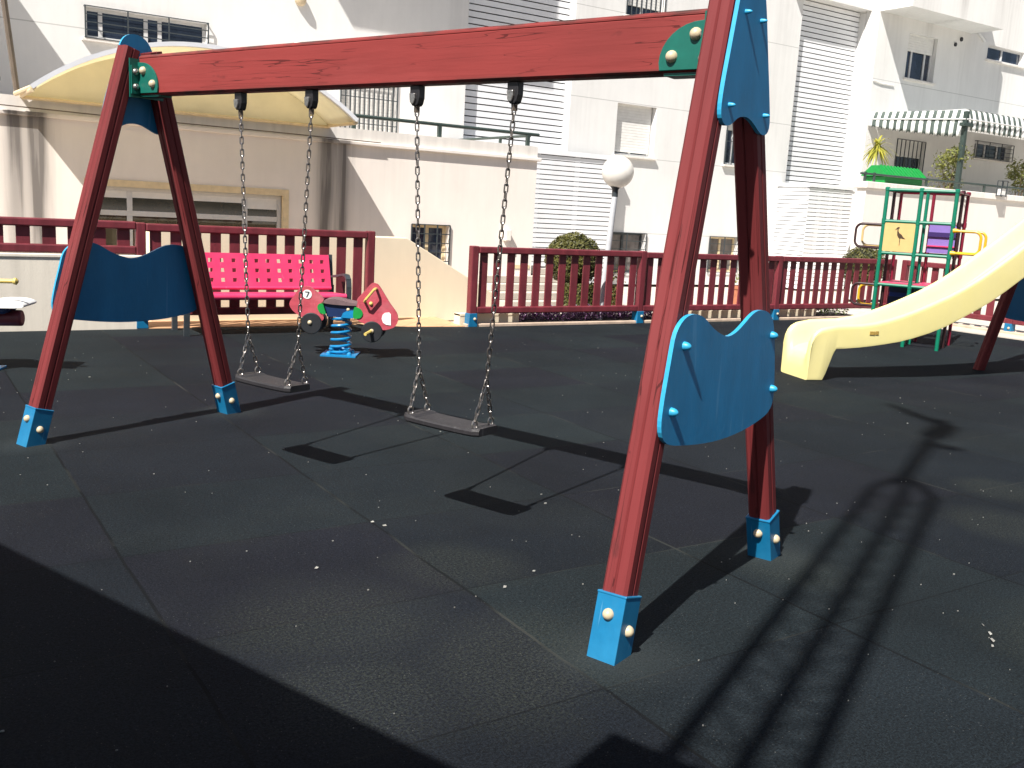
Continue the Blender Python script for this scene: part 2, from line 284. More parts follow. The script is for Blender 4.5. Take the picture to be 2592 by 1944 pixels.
# ---------------------------------------------------------------- mesh helpers
class MB:
    def __init__(s): s.v = []; s.f = []; s.m = []
    def add(s, vs, fs, mi=0):
        o = len(s.v); s.v += [tuple(v) for v in vs]
        for f in fs: s.f.append([o + i for i in f]); s.m.append(mi)
    def box(s, x0, x1, y0, y1, z0, z1, T=None, mi=0):
        vs = [Vector(p) for p in ((x0, y0, z0), (x1, y0, z0), (x1, y1, z0), (x0, y1, z0), (x0, y0, z1), (x1, y0, z1), (x1, y1, z1), (x0, y1, z1))]
        if T: vs = [T @ v for v in vs]
        s.add(vs, [(0, 3, 2, 1), (4, 5, 6, 7), (0, 1, 5, 4), (1, 2, 6, 5), (2, 3, 7, 6), (3, 0, 4, 7)], mi)
    def prism(s, pts, fn, d0, d1, mi=0, mside=None):
        """closed outline (a, b) -> fn(a, b, d) swept from d0 to d1"""
        n = len(pts); o = len(s.v)
        s.v += [tuple(fn(a, b, d0)) for a, b in pts] + [tuple(fn(a, b, d1)) for a, b in pts]
        s.f.append([o + i for i in range(n)][::-1]); s.m.append(mi)
        s.f.append([o + n + i for i in range(n)]); s.m.append(mi)
        for i in range(n):
            j = (i + 1) % n; s.f.append([o + i, o + j, o + n + j, o + n + i]); s.m.append(mi if mside is None else mside)
    def tube(s, path, r, n=8, closed=False, mi=0, caps=True):
        P = [Vector(p) for p in path]; k = len(P); o = len(s.v); rs = r if isinstance(r, (list, tuple)) else [r] * k
        up = None
        for i in range(k):
            if closed: t = (P[(i + 1) % k] - P[i - 1])
            else: t = P[min(i + 1, k - 1)] - P[max(i - 1, 0)]
            t.normalize()
            if up is None: up = t.orthogonal().normalized()
            up = (up - t * up.dot(t)); up = up.normalized() if up.length > 1e-6 else t.orthogonal().normalized()
            w = t.cross(up)
            for q in range(n):
                a = 2 * pi * q / n; s.v.append(tuple(P[i] + (up * cos(a) + w * sin(a)) * rs[i]))
        for i in range(k if closed else k - 1):
            a = o + i * n; b = o + ((i + 1) % k) * n
            for q in range(n): s.f.append([a + q, a + (q + 1) % n, b + (q + 1) % n, b + q]); s.m.append(mi)
        if caps and not closed:
            s.f.append([o + q for q in range(n)][::-1]); s.m.append(mi); s.f.append([o + (k - 1) * n + q for q in range(n)]); s.m.append(mi)
    def lathe(s, prof, T, n=20, mi=0):
        o = len(s.v)
        for r, z in prof:
            for q in range(n): s.v.append(tuple(T @ Vector((r * cos(2 * pi * q / n), r * sin(2 * pi * q / n), z))))
        for i in range(len(prof) - 1):
            for q in range(n):
                a = o + i * n; b = a + n; s.f.append([a + q, a + (q + 1) % n, b + (q + 1) % n, b + q]); s.m.append(mi)
        s.f.append([o + q for q in range(n)][::-1]); s.m.append(mi); s.f.append([o + (len(prof) - 1) * n + q for q in range(n)]); s.m.append(mi)
    def dome(s, T, r, h, n=14, mi=0):
        s.lathe([(r, 0)] + [(r * cos(a), h * sin(a)) for a in [pi / 2 * i / 6 for i in range(1, 6)]] + [(r * .05, h)], T, n, mi)
    def build(s, name, mats, parent=None, T=None, smooth=False, bevel=0.):
        me = bpy.data.meshes.new(name); me.from_pydata(s.v, [], s.f)
        for m in (mats if isinstance(mats, (list, tuple)) else [mats]): me.materials.append(m)
        for p, i in zip(me.polygons, s.m): p.material_index = i
        bm = bmesh.new(); bm.from_mesh(me); bmesh.ops.recalc_face_normals(bm, faces=bm.faces); bm.to_mesh(me); bm.free()
        if smooth:
            me.polygons.foreach_set('use_smooth', [True] * len(me.polygons))
            me.set_sharp_from_angle(angle=radians(38))
        o = bpy.data.objects.new(name, me); COL.objects.link(o)
        if parent is not None: attach(o, parent)
        if T is not None: o.matrix_basis = T
        if bevel:
            b = o.modifiers.new('bevel', 'BEVEL'); b.width = bevel; b.segments = 2; b.limit_method = 'ANGLE'; b.angle_limit = radians(40)
        return o

ROOT = {}
def attach(o, parent):
    o.parent = parent
    W = ROOT.get(parent.name)
    if W is None: W = Matrix()
    if parent.name in ROOT: o.matrix_parent_inverse = W.inverted()
    ROOT.setdefault(o.name, Matrix())
    return o
def tag(o, label=None, cat=None, group=None, kind=None):
    for k, v in (('label', label), ('category', cat), ('group', group), ('kind', kind)):
        if v: o[k] = v
    return o
def thing(name, loc, label, cat, group=None, rz=0.):
    o = bpy.data.objects.new(name, None); COL.objects.link(o); o.location = loc; o.rotation_euler = (0, 0, rz); o.empty_display_size = .2
    ROOT[o.name] = Matrix.Translation(Vector(loc)) @ Matrix.Rotation(rz, 4, 'Z')
    return tag(o, label, cat, group)
def sub(o, parent):            # a sub-part under a part: both built in world space
    o.parent = parent; return o
def copy_tree(root, loc, rz, label):
    r = root.copy(); COL.objects.link(r); r.location = loc; r.rotation_euler = (0, 0, rz); r['label'] = label
    for ch in list(root.children):
        c = ch.copy(); COL.objects.link(c); c.parent = r
        for g in ch.children:
            d = g.copy(); COL.objects.link(d); d.parent = c
    return r
def frame(o, x, y, z):         # matrix from origin and three axes
    return Matrix(((x[0], y[0], z[0], o[0]), (x[1], y[1], z[1], o[1]), (x[2], y[2], z[2], o[2]), (0, 0, 0, 1)))
def axis_frame(o, z, hint=(0, 0, 1)):
    z = Vector(z).normalized(); h = Vector(hint)
    if abs(z.dot(h)) > .97: h = Vector((1, 0, 0))
    x = h.cross(z).normalized(); return frame(o, x, z.cross(x), z)
def struct(o): o['kind'] = 'structure'; return o
def smoothpts(pts, it=1):
    for _ in range(it):
        q = []
        for i in range(len(pts)):
            a = pts[i]; b = pts[(i + 1) % len(pts)]
            q += [(a[0] * .75 + b[0] * .25, a[1] * .75 + b[1] * .25), (a[0] * .25 + b[0] * .75, a[1] * .25 + b[1] * .75)]
        pts = q
    return pts
R = random.Random(7)

# ================================================================ SETTING
g = MB(); g.add([(-60, -60, -.06), (90, -60, -.06), (90, 90, -.06), (-60, 90, -.06)], [(0, 1, 2, 3)])
struct(g.build('ground', M['concrete']))
g = MB(); g.prism([(-14, -14), (14.25, -14), (14.12, 6.6), (13.98, 8.6), (13.95, 10.42), (6.25, 10.44), (5.35, 10.56), (4.9, 10.84), (-14, 10.87)], lambda a, b, d: (a, b, d), -.05, 0)
struct(g.build('rubber_floor', M['rubber']))
g = MB(); g.prism([(2.36, 10.874), (4.9, 10.844), (5.36, 10.565), (6.1, 10.47), (6.2, 11.4), (6.2, 12.2), (2.36, 12.2)], lambda a, b, d: (a, b, d), -.05, .006)
struct(g.build('pavement', M['paving']))
g = MB(); g.prism([(13.99, 10.40), (14.02, 8.6), (14.16, 6.6), (14.3, -6), (20, -6), (20, 10.4)], lambda a, b, d: (a, b, d), -.05, .012)
struct(g.build('footpath', M['concrete']))
g = MB()
g.box(6.12, 13.95, 10.445, 10.56, -.05, .035)
g.box(14.56, 14.70, 6.0, 10.40, -.05, .05)
struct(g.build('kerb', M['kerb'], bevel=.01))

# ================================================================ BUILDINGS
def holed_wall(mb, s0, s1, z0, z1, t, th, holes):
    xs = sorted({s0, s1, *[h[0] for h in holes], *[h[1] for h in holes]}); zs = sorted({z0, z1, *[h[2] for h in holes], *[h[3] for h in holes]})
    for i in range(len(xs) - 1):
        for j in range(len(zs) - 1):
            cx = (xs[i] + xs[i + 1]) / 2; cz = (zs[j] + zs[j + 1]) / 2
            if any(h[0] < cx < h[1] and h[2] < cz < h[3] for h in holes): continue
            for y in (t, t + th):
                mb.add([(xs[i], y, zs[j]), (xs[i + 1], y, zs[j]), (xs[i + 1], y, zs[j + 1]), (xs[i], y, zs[j + 1])], [(0, 1, 2, 3)])
    for a, b, c, d in [(s0, s1, z0, z1)] + list(holes):
        mb.add([(a, t, c), (b, t, c), (b, t, d), (a, t, d), (a, t + th, c), (b, t + th, c), (b, t + th, d), (a, t + th, d)], [(0, 1, 5, 4), (1, 2, 6, 5), (2, 3, 7, 6), (3, 0, 4, 7)])

def window(parent, s0, s1, z0, z1, t, panes=2, glass='glass', fr=.05, blind=0., bars=None, sill=True, fm='alu', split=None, barm='gray_metal', inset=.13, rail=None):
    y = t + inset; f = MB()
    f.box(s0, s1, y, y + .05, z1 - fr, z1); f.box(s0, s1, y, y + .05, z0, z0 + fr)
    f.box(s0, s0 + fr, y, y + .05, z0 + fr, z1 - fr); f.box(s1 - fr, s1, y, y + .05, z0 + fr, z1 - fr)
    cuts = split or [s0 + (s1 - s0) * i / panes for i in range(1, panes)]
    for c in cuts: f.box(c - fr * .6, c + fr * .6, y - .004, y + .046, z0 + fr, z1 - fr)
    if rail:
        for zz in rail: f.box(s0 + fr, s1 - fr, y - .002, y + .044, zz - fr * .6, zz + fr * .6)
    w = f.build('window', M[fm], parent)
    p = MB(); p.box(s0 + fr * .5, s1 - fr * .5, y + .022, y + .032, z0 + fr * .5, z1 - fr * .5); sub(p.build('pane', M[glass]), w)
    if blind:
        b = MB(); zb = z1 - (z1 - z0) * blind; k = max(2, int((z1 - zb) / .055))
        for i in range(k):
            a = zb + (z1 - zb) * i / k; c = zb + (z1 - zb) * (i + 1) / k
            b.box(s0 + .03, s1 - .03, y - .035, y - .012, a + .004, c)
        b.box(s0 + .03, s1 - .03, y - .014, y - .008, zb, z1)
        sub(b.build('blind', M['blindm']), w)
    if sill:
        b = MB(); b.box(s0 - .05, s1 + .05, t - .07, y, z0 - .05, z0 - .003); sub(b.build('sill', M['moulding'], bevel=.006), w)
    if bars:
        nx, nz, pr = bars; b = MB(); yy = t - pr; e = .009
        for i in range(nx + 1):
            x = s0 + (s1 - s0) * i / nx; b.box(x - e, x + e, yy - e, yy + e, z0, z1)
        for i in range(nz + 1):
            z = z0 + (z1 - z0) * i / nz; b.box(s0, s1, yy - e * .7, yy + e * .7, z - e * .8, z + e * .8)
        if pr > .05:
            for x in (s0, s1):
                for z in (z0, z1): b.box(x - e, x + e, yy, t, z - e, z + e)
        sub(b.build('grille', M[barm]), w)
    return w

def louvres(name, parent, s0, s1, z0, z1, y, pitch, gap, back=True, axis='x', x_fixed=None):
    """a tall panel of horizontal boards in front of a dark backing"""
    mb = MB(); k = int(round((z1 - z0) / pitch)); rr = random.Random(int(s0 * 31 + z0 * 7))
    for i in range(k):
        a = z0 + (z1 - z0) * i / k; c = a + (z1 - z0) / k - gap; j = rr.uniform(-.003, .003)
        mb.box(s0, s1, y + j, y + .022 + j, a, c)
    if back and pitch < .11:
        for i in range(1, 4):
            x = s0 + (s1 - s0) * i / 4; mb.box(x - .06, x + .06, y + .027, y + .05, z0, z1)
    if back: mb.box(s0, s1, y + .06, y + .075, z0, z1, mi=1)
    return mb.build(name, [M['white_slat'], M['dark_void']], parent)

# ---- white apartment block, the long face
apt = thing('apartment_building', (12, 16.5, 0), 'white apartment block with tall louvre strips, barred windows and a corner balcony', 'building')
F = 16.5
holes = [(2.71, 4.55, 3.70, 4.16), (6.87, 7.97, 2.4, 3.75), (9.39, 11.85, 2.62, 9.4), (13.08, 14.16, 2.75, 3.81), (13.12, 14.15, 5.57, 6.6), (13.02, 14.13, .25, 1.12), (16.05, 17.0, .3, 1.12), (16.28, 17.35, 2.77, 3.81), (18.39, 20.64, 2.45, 6.76)]
w = MB(); holed_wall(w, -8, 20.655, 0, 10, F, .25, holes); w.box(-8, 20.6, F + .36, F + 6, 0, 10)
w.build('wall', M['wall_white'], apt)
window(apt, 2.71, 4.55, 3.70, 4.16, F, split=[2.95, 3.62, 3.83], bars=(3, 4, .07), inset=.1)
window(apt, 6.87, 7.97, 2.4, 3.75, F, panes=2, glass='glass', bars=(12, 3, .02), sill=False, barm='gray_metal', blind=.99)
window(apt, 13.08, 14.16, 2.75, 3.81, F, panes=2, blind=.93, inset=.17)
window(apt, 13.12, 14.15, 5.57, 6.6, F, panes=2, blind=.78, bars=(8, 1, .02))
M['dull_glass'] = mat('dusty_glass', (.20, .175, .165), .25, .35, 2.5)
window(apt, 13.02, 14.13, .25, 1.12, F, panes=2, glass='dull_glass', bars=(2, 5, .03), sill=False, fm='gray_metal')
window(apt, 16.05, 17.0, .3, 1.12, F, panes=2, glass='dull_glass', bars=(2, 5, .03), sill=False, fm='wood_frame')
window(apt, 16.28, 17.35, 2.77, 3.81, F, panes=3, blind=.25, bars=(5, 2, .03))
louvres('louvre_panel', apt, 9.39, 11.85, 2.62, 9.4, F + .2, .122, .023)
louvres('louvre_panel', apt, 18.39, 20.64, 2.45, 6.76, F + .17, .118, .023)
# upper balcony over the middle (above the frame, its shadow falls on the wall) and the wing at the left
b = MB(); b.box(4.77, 8.85, F - 1.2, F - .002, 7.72, 10.6); b.build('balcony', M['wall_white'], apt)
b = MB(); b.box(-8, .95, F - 2.2, F, 0, 5.34); b.build('side_wing', M['wall_white'], apt)
b = MB(); b.box(18.05, 20.655, F - .16, F - .002, 6.76, 10); b.build('lintel', M['wall_white'], apt)
# ---- right part of the block stands 40 cm forward, with a balcony box
G = 16.1
holes = [(21.9, 23.08, 5.3, 6.40), (25.3, 27.05, 6.18, 6.56), (21.92, 23.1, 1.9, 3.80), (25.3, 27.08, 3.58, 4.03)]
w = MB(); holed_wall(w, 20.66, 40, 0, 10, G, .25, holes); w.box(20.92, 40, G + .36, G + 6, 0, 10); w.box(20.661, 20.9, G + .252, G + .66, 0, 10)
w.build('wall', M['wall_right'], apt)
window(apt, 21.9, 23.08, 5.3, 6.40, G, split=[22.25, 22.8], blind=.38)
window(apt, 25.3, 27.05, 6.18, 6.56, G, split=[26.1], inset=.08)
window(apt, 25.3, 27.08, 3.58, 4.03, G, split=[25.6, 26.0, 26.6], bars=(3, 4, .08))
d = window(apt, 21.92, 23.1, 1.9, 3.80, G, panes=2, glass='glass', sill=False, fm='gray_metal', bars=(7, 2, .02), blind=.22)
b = MB(); b.box(20.66, 24.47, 15.21, G, 6.72, 8.2); b.build('balcony', M['wall_right'], apt)
for c_, q in (((24.05, G - .002, 6.52), .055), ((23.82, G - .002, 6.36), .05)):
    b = MB(); b.lathe([(q, 0), (q, .03), (q * .7, .035)], axis_frame(c_, (0, -1, 0)), 14); b.build('vent_pipe', M['dark_void'], apt)
b = MB(); b.tube([(24.75, G - .04, 10), (24.75, G - .04, 6.75), (25.05, G - .04, 6.62)], .05, 8); b.build('drainpipe', M['alu'], apt)
b = MB(); b.tube([(20.68, G - .02, 5.10), (21.0, G - .02, 5.06), (21.5, G - .02, 5.06)], .014, 6); b.build('conduit', M['blindm'], apt)
b = MB(); b.lathe([(.09, 0), (.10, .05), (.07, .12), (.02, .15)], axis_frame((6.1, F, 4.76), (0, -1, .0)), 18); b.build('wall_lamp', M['cream'], apt)

# ---- louvre screens standing in front of the ground floor
ls = thing('louvre_screen', (10.9, 16.2, 0), 'white slatted screen between the cream annex and the globe lamp', 'screen', 'white louvre screens')
louvres('slat_panel', ls, 9.0, 12.92, 0, 2.60, 16.2, .098, .017)
b = MB(); b.box(8.95, 12.98, 16.17, 16.3, 2.60, 2.70); b.build('top_cap', M['white_slat'], ls)
ls = thing('louvre_screen', (19.5, 15.55, 0), 'white slatted corner screen behind the climbing frame', 'screen', 'white louvre screens')
louvres('front_panel', ls, 18.19, 19.8, 0, 2.38, 15.55, .097, .015)
mb = MB()
k = int(2.38 / .097)
for i in range(k):
    a = 2.38 * i / k; mb.box(18.165, 18.185, 15.55, 16.49, a, a + 2.38 / k - .018)
mb.box(18.215, 18.23, 15.63, 16.49, 0, 2.36, mi=1)
mb.build('side_panel', [M['white_slat'], M['dark_void']], ls)
b = MB(); b.box(18.13, 19.82, 15.52, 15.68, 2.38, 2.46); b.box(18.13, 18.26, 15.68, 16.49, 2.38, 2.46); b.build('top_cap', M['white_slat'], ls)

# ---- cream annex with the canopy entrance
A_ = 13.2
ann = thing('annex_building', (4, 13.2, 0), 'low cream annex with stained parapet, wide shop window and small barred window', 'building')
holes = [(2.12, 4.76, .25, 1.58), (6.68, 7.34, .5, 1.19)]
w = MB(); holed_wall(w, -8, 8.9, 0, 2.30, A_, .22, holes)
w.box(8.68, 8.9, A_ + .22, 16.49, 0, 2.30); w.box(-8, 8.68, A_ + .22, 16.49, 2.12, 2.22)
w.build('wall', M['wall_annex'], ann)
b = MB(); b.box(-8, 8.9, A_, A_ + .2, 2.303, 2.50); b.box(8.7, 8.9, A_ + .2, 16.49, 2.303, 2.50); b.build('parapet', M['moulding'], ann)
b = MB(); b.box(-8, 8.95, A_ - .055, A_ - .002, 2.27, 2.325); b.box(8.903, 8.955, A_ - .002, 16.1, 2.27, 2.325); b.build('moulding', M['wall_annex'], ann, bevel=.01)
w = window(ann, 2.24, 4.68, .35, 1.50, A_, split=[2.67, 4.17], glass='glass_warm', fr=.055, fm='alu', sill=False, rail=[1.17], inset=.08)
b = MB(); b.box(2.12, 4.76, A_ - .012, A_ + .06, 1.5, 1.585); b.box(2.12, 2.24, A_ - .012, A_ + .06, .25, 1.5); b.box(4.68, 4.76, A_ - .012, A_ + .06, .25, 1.5); b.box(2.24, 4.68, A_ - .01, A_ + .06, .25, .35)
sub(b.build('frame', M['wood_frame']), w)
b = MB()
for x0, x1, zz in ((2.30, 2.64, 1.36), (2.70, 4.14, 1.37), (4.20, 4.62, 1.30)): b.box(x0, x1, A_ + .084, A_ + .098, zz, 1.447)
sub(b.build('blind', M['blindm']), w)  # pale strips painted in for a reflected building in the upper panes, no blind
window(ann, 6.68, 7.34, .5, 1.19, A_, panes=2, bars=(3, 5, .02), barm='gray_metal', sill=False, fm='wood_frame', inset=.12)
# railing on the roof terrace
r = MB(); r.tube([(5.6, 13.3, 2.69), (8.97, 13.3, 2.69)], .026, 8); r.tube([(8.8, 13.3, 2.665), (8.8, 16.2, 2.665)], .022, 8)
for x in (5.75, 7.15, 8.76): r.box(x - .028, x + .028, 13.275, 13.325, 2.5, 2.68)
for y in (14.2, 15.4): r.box(8.78, 8.82, y - .02, y + .02, 2.5, 2.66)
r.build('railing', M['dark_green_metal'], ann)
r = MB(); r.tube([(-4, 13.4, 2.69), (1.25, 13.4, 2.69)], .026, 8)
for i in range(9): r.box(-1.5 + i * .32, -1.46 + i * .32, 13.38, 13.42, 2.5, 2.68)
r.build('railing', M['dark_green_metal'], ann)
b = MB(); b.box(8.57, 8.86, A_ - .012, A_ - .001, .55, .605); b.build('name_plate', M['wood_frame'], ann)
b = MB(); b.box(8.32, 8.42, A_ - .1, A_, .99, 1.17); b.build('wall_box', M['wall_annex'], ann, bevel=.01)
b = MB(); b.lathe([(.02, 0), (.05, .03), (.07, .08), (.05, .14), (.01, .17)], axis_frame((4.83, 13.1, 3.42), (0, 0, 1)), 14); b.tube([(4.83, 13.3, 2.5), (4.83, 13.3, 3.4), (4.83, 13.1, 3.42)], .012, 6); b.build('terrace_lamp', M['white_globe'], ann, smooth=True)

p = MB(); p.tube([(1.42, 13.3, 2.5), (1.28, 13.3, 3.9), (1.14, 13.3, 5.6)], .035, 8)
tag(p.build('pole', M['brown_metal']), 'slanting brown pole rising from the annex parapet at the left edge', 'pole')

# ---- vaulted canopy
can = thing('canopy', (3.4, 12.7, 2.5), 'arched cream canvas canopy with white rim over the annex entrance', 'canopy')
cs, ce, zb_, rise = 1.45, 5.31, 2.52, .68; half = (ce - cs) / 2; rad = (half ** 2 + rise ** 2) / (2 * rise); a0 = math.asin(half / rad)
def arc(k, n=28, dr=0., y=0.): 
    a = -a0 + 2 * a0 * k / n; return Vector(((cs + ce) / 2 + (rad + dr) * sin(a), y, zb_ + rise - rad + (rad + dr) * cos(a)))
yf, yb = 12.2, 13.16
m_ = MB(); n_ = 28
for k in range(n_ + 1):
    for j in range(5): m_.v.append(tuple(arc(k, n_, -.025 * sin(pi * j / 4), yf + (yb - yf) * j / 4)))
for k in range(n_):
    for j in range(4): m_.f.append([k * 5 + j, (k + 1) * 5 + j, (k + 1) * 5 + j + 1, k * 5 + j + 1]); m_.m.append(0)
o = m_.build('canvas', M['canvas'], can, smooth=True); s_ = o.modifiers.new('thick', 'SOLIDIFY'); s_.thickness = .006
m_ = MB()
for k in range(n_ + 1):
    for dr, y in ((-.012, yf - .03), (.038, yf - .03), (.038, yf + .03), (-.012, yf + .03)): m_.v.append(tuple(arc(k, n_, dr, y)))
for k in range(n_):
    for q in range(4): m_.f.append([k * 4 + q, k * 4 + (q + 1) % 4, k * 4 + 4 + (q + 1) % 4, k * 4 + 4 + q]); m_.m.append(0)
m_.f += [[0, 1, 2, 3], [n_ * 4 + q for q in range(4)]]; m_.m += [0, 0]
m_.build('front_rim', M['canvas_white'], can, smooth=True)
m_ = MB(); m_.prism([tuple((arc(k)[0], arc(k)[2])) for k in range(n_ + 1)] + [(ce, 2.46), (cs, 2.46)], lambda a, b, d: (a, d, b), yb - .004, yb + .004); m_.build('end_wall', M['canvas'], can)
m_ = MB(); m_.tube([(cs, yf, 2.5), (cs, yb + .05, 2.5)], .025, 8); m_.tube([(ce, yf, 2.5), (ce, yb + .05, 2.5)], .025, 8); m_.tube([(cs, yb - .03, 2.48), (ce, yb - .03, 2.48)], .02, 8)
m_.tube([(cs - .07, 13.1, 2.51), (cs + .02, yf + .02, 2.54)], .03, 8)
m_.build('frame_tube', M['wood_frame'], can)
m_ = MB(); m_.tube([(1.2, 13.12, 2.37), (2.6, 13.12, 2.35), (4.4, 13.12, 2.345), (6.1, 13.12, 2.33)], .007, 6); m_.build('tie_cable', M['brown_metal'], can)

# ---- low walls
w = MB(); w.box(-8, 2.36, 10.875, 11.1, -.05, .77); w.box(-8, 2.36, 10.862, 11.11, .745, .79)
tag(w.build('low_wall', M['wall_grey'], bevel=.012), 'worn beige low wall under the fence at the left', 'wall')
w = MB(); w.prism([(2.5, -.05), (7.1, -.05), (7.1, .32), (5.72, 1.05), (2.5, 1.05)], lambda a, b, d: (a, d, b), 11.42, 11.66)
tag(w.build('ramp_wall', M['wall_low'], bevel=.012), 'cream wall with a sloping end behind the pink bench', 'wall')
w = MB(); w.prism([(6.1, -.05), (7.0, -.05), (7.0, .14), (6.1, .14)], lambda a, b, d: (a, d, b), 10.60, 10.75); w.box(6.1, 7.0, 10.595, 10.755, .12, .145)
w.prism([(9.6, -.05), (12.9, -.05), (12.9, .14), (9.6, .14)], lambda a, b, d: (a, d, b), 10.62, 10.77)
tag(w.build('border_wall', M['wall_low']), 'knee-low cream border running under the right hand fence', 'wall')
st = MB()
for i in range(5): st.box(7.9, 9.6, 12.3 + i * .25, 13.0 + i * .25, 0 + i * .11, .11 + i * .11 - .004)
tag(st.build('steps', M['concrete'], bevel=.008), 'short flight of pale steps behind the round topiary', 'steps')

# ---- terrace on the right with its own wall, railing
ter = thing('terrace_wall', (19, 13.2, 0), 'pale terrace wall with concrete coping behind the yellow slide', 'wall')
w = MB(); w.box(17.15, 40, 13.2, 13.42, 0, 2.32); w.prism([(17.2, 13.42), (40, 13.42), (40, 16.09), (20.75, 16.09)], lambda a, b, d: (a, b, d), 1.78, 1.88); w.prism([(17.155, 13.42), (17.35, 13.42), (20.9, 16.09), (20.7, 16.09)], lambda a, b, d: (a, b, d), 0, 1.78); w.build('wall', M['wall_terr'], ter)
w = MB(); w.box(17.1, 40, 13.15, 13.5, 2.323, 2.46); w.build('coping', M['moulding'], ter, bevel=.012)
r = MB(); r.tube([(17.05, 13.3, 2.62), (40, 13.3, 2.70)], .022, 8)
for x in (17.2, 17.5, 19.3, 21.5, 23.2, 25): r.box(x - .02, x + .02, 13.28, 13.32, 2.46, 2.66)
r.build('railing', M['dark_green_metal'], ter)
h = MB(); h.tube([(20.55, 13.14, 2.3), (20.6, 13.1, 2.22), (20.62, 13.1, 2.12), (20.68, 13.12, 2.02)], .014, 6); h.build('cable_end', M['alu'], ter)

# ---- striped terrace awning
aw = thing('awning', (20.85, 13.6, 2.46), 'green and white striped awning on a green post above the right terrace', 'awning')
def striped(name, P0, P1, h0, h1, n, sag, wav, out):
    """hanging strip from P0 to P1; a ruffled lower edge; every other band green"""
    mb = MB(); P0, P1, out = Vector(P0), Vector(P1), Vector(out)
    sub_ = 4; tot = n * sub_
    for i in range(tot + 1):
        f = i / tot; p = P0.lerp(P1, f); h = h0 + (h1 - h0) * f
        for j in range(6):
            q = j / 5; off = out * (.10 * min(q * 2, 1) + (.018 * sin(i * 1.45) + .012 * sin(i * .6)) * q) ; z = -h * q - sag * sin(pi * f) * q + (wav * abs(sin(pi * i / sub_ / 1.0)) if j == 5 else 0)
            mb.v.append(tuple(p + off + Vector((0, 0, z))))
    for i in range(tot):
        for j in range(5):
            mb.f.append([i * 6 + j, (i + 1) * 6 + j, (i + 1) * 6 + j + 1, i * 6 + j + 1]); mb.m.append((i // sub_) % 2)
    o = mb.build(name, [M['stripe_white'], M['stripe_green']], aw, smooth=True); s = o.modifiers.new('thick', 'SOLIDIFY'); s.thickness = .008; return o
striped('side_valance', (20.78, 16.08, 4.34), (20.83, 13.58, 4.27), .36, .62, 25, .03, .04, (-.8, 0, 0))
striped('front_valance', (20.83, 13.58, 4.27), (29, 13.58, 4.30), .46, .48, 74, .02, .04, (0, -.8, 0))
mb = MB()
for i in range(74):
    x0 = 20.84 + i * .11; mb.box(x0, x0 + .11, 13.6, 16.08, 4.285, 4.30, mi=i % 2)
mb.build('roof_fabric', [M['stripe_white'], M['stripe_green']], aw)
mb = MB(); mb.box(20.74, 20.84, 13.48, 13.58, 2.46, 4.24); mb.box(20.60, 20.98, 13.44, 13.56, 3.90, 3.98); mb.build('post', M['dark_green_metal'], aw, bevel=.008)
mb = MB(); mb.tube([(20.70, 16.08, 4.17), (20.74, 13.5, 4.06)], .016, 6); mb.tube([(20.74, 13.46, 4.06), (29, 13.46, 4.10)], .016, 6); mb.build('rail', M['alu'], aw)

# ================================================================ PLANTS
def leaves(mb, n, fn, size, rr, aspect=2.0, mi=0):
    for _ in range(n):
        p, nor = fn(rr); nor = Vector(nor) + Vector((rr.gauss(0, .45), rr.gauss(0, .45), rr.gauss(0, .45)))
        if nor.length < .01: nor = Vector((0, 0, 1))
        nor.normalize(); t = nor.orthogonal().normalized(); t = Quaternion(nor, rr.uniform(0, 6.28)) @ t; b = nor.cross(t)
        L = size * rr.uniform(.6, 1.35); W = L / aspect; p = Vector(p)
        mb.add([p - t * L / 2, p + b * W / 2 + nor * W * .12, p + t * L / 2, p - b * W / 2 + nor * W * .12], [(0, 1, 2, 3)], mi)
def ball_bush(name, c, r, label, trunk_z, n, seed, squash=.92):
    rr = random.Random(seed); t = thing(name, (c[0], c[1], 0), label, 'topiary bush', 'round clipped topiaries')
    def f(q):
        while True:
            d = Vector((q.gauss(0, 1), q.gauss(0, 1), q.gauss(0, 1)))
            if d.length > .1: break
        d.normalize(); k = r * (1 + .035 * sin(d.x * 9 + 1) * sin(d.z * 8) + q.uniform(-.07, .03)); return (c[0] + d.x * k, c[1] + d.y * k, c[2] + d.z * k * squash), d
    mb = MB(); leaves(mb, n, f, .045, rr, 1.7); o = mb.build('crown', M['leaf_topiary'], t)
    mb = MB(); mb.lathe([(.02, -r * .88 * squash)] + [(r * .9 * cos(a), r * .9 * squash * sin(a)) for a in [-1.3 + 2.6 * i / 12 for i in range(13)]] + [(.02, r * .88 * squash)], Matrix.Translation(c), 18); mb.tube([(c[0], c[1], 0), (c[0] + .01, c[1], trunk_z)], [.045, .035], 8)  # dark ball puts the crown's inner shade into its colour; tube is the trunk
    mb.build('trunk', M['trunk_and_shade'], t)
ball_bush('ball_topiary', (8.86, 12.0, .79), .425, 'olive green ball topiary behind the fence beside the globe lamp', .5, 5200, 3)
ball_bush('ball_topiary', (16.05, 12.2, .78), .42, 'smaller ball topiary half hidden behind the climbing frame', .5, 2600, 4)
rr = random.Random(11); t = thing('box_hedge', (8.95, 11.75, 0), 'low square clipped hedge under the round topiary', 'hedge')
def fbox(q):
    x, y, z = q.uniform(8.62, 9.3), q.uniform(11.45, 12.0), q.uniform(0, .42); k = q.randrange(3)
    if k == 0: z = .42
    elif k == 1: y = 11.45
    else: x = q.choice((8.62, 9.3))
    return (x + q.uniform(-.02, .02), y + q.uniform(-.02, .02), z + q.uniform(-.02, .02)), ((0, 0, 1), (0, -1, 0), (1, 0, 0))[k]
mb = MB(); leaves(mb, 2600, fbox, .045, rr, 1.7); mb.build('foliage', M['leaf_topiary'], t)
mb = MB(); mb.box(8.66, 9.26, 11.49, 11.96, 0, .39); mb.build('shade_core', M['trunk_and_shade'], t)  # dark block standing in for the shade inside the hedge
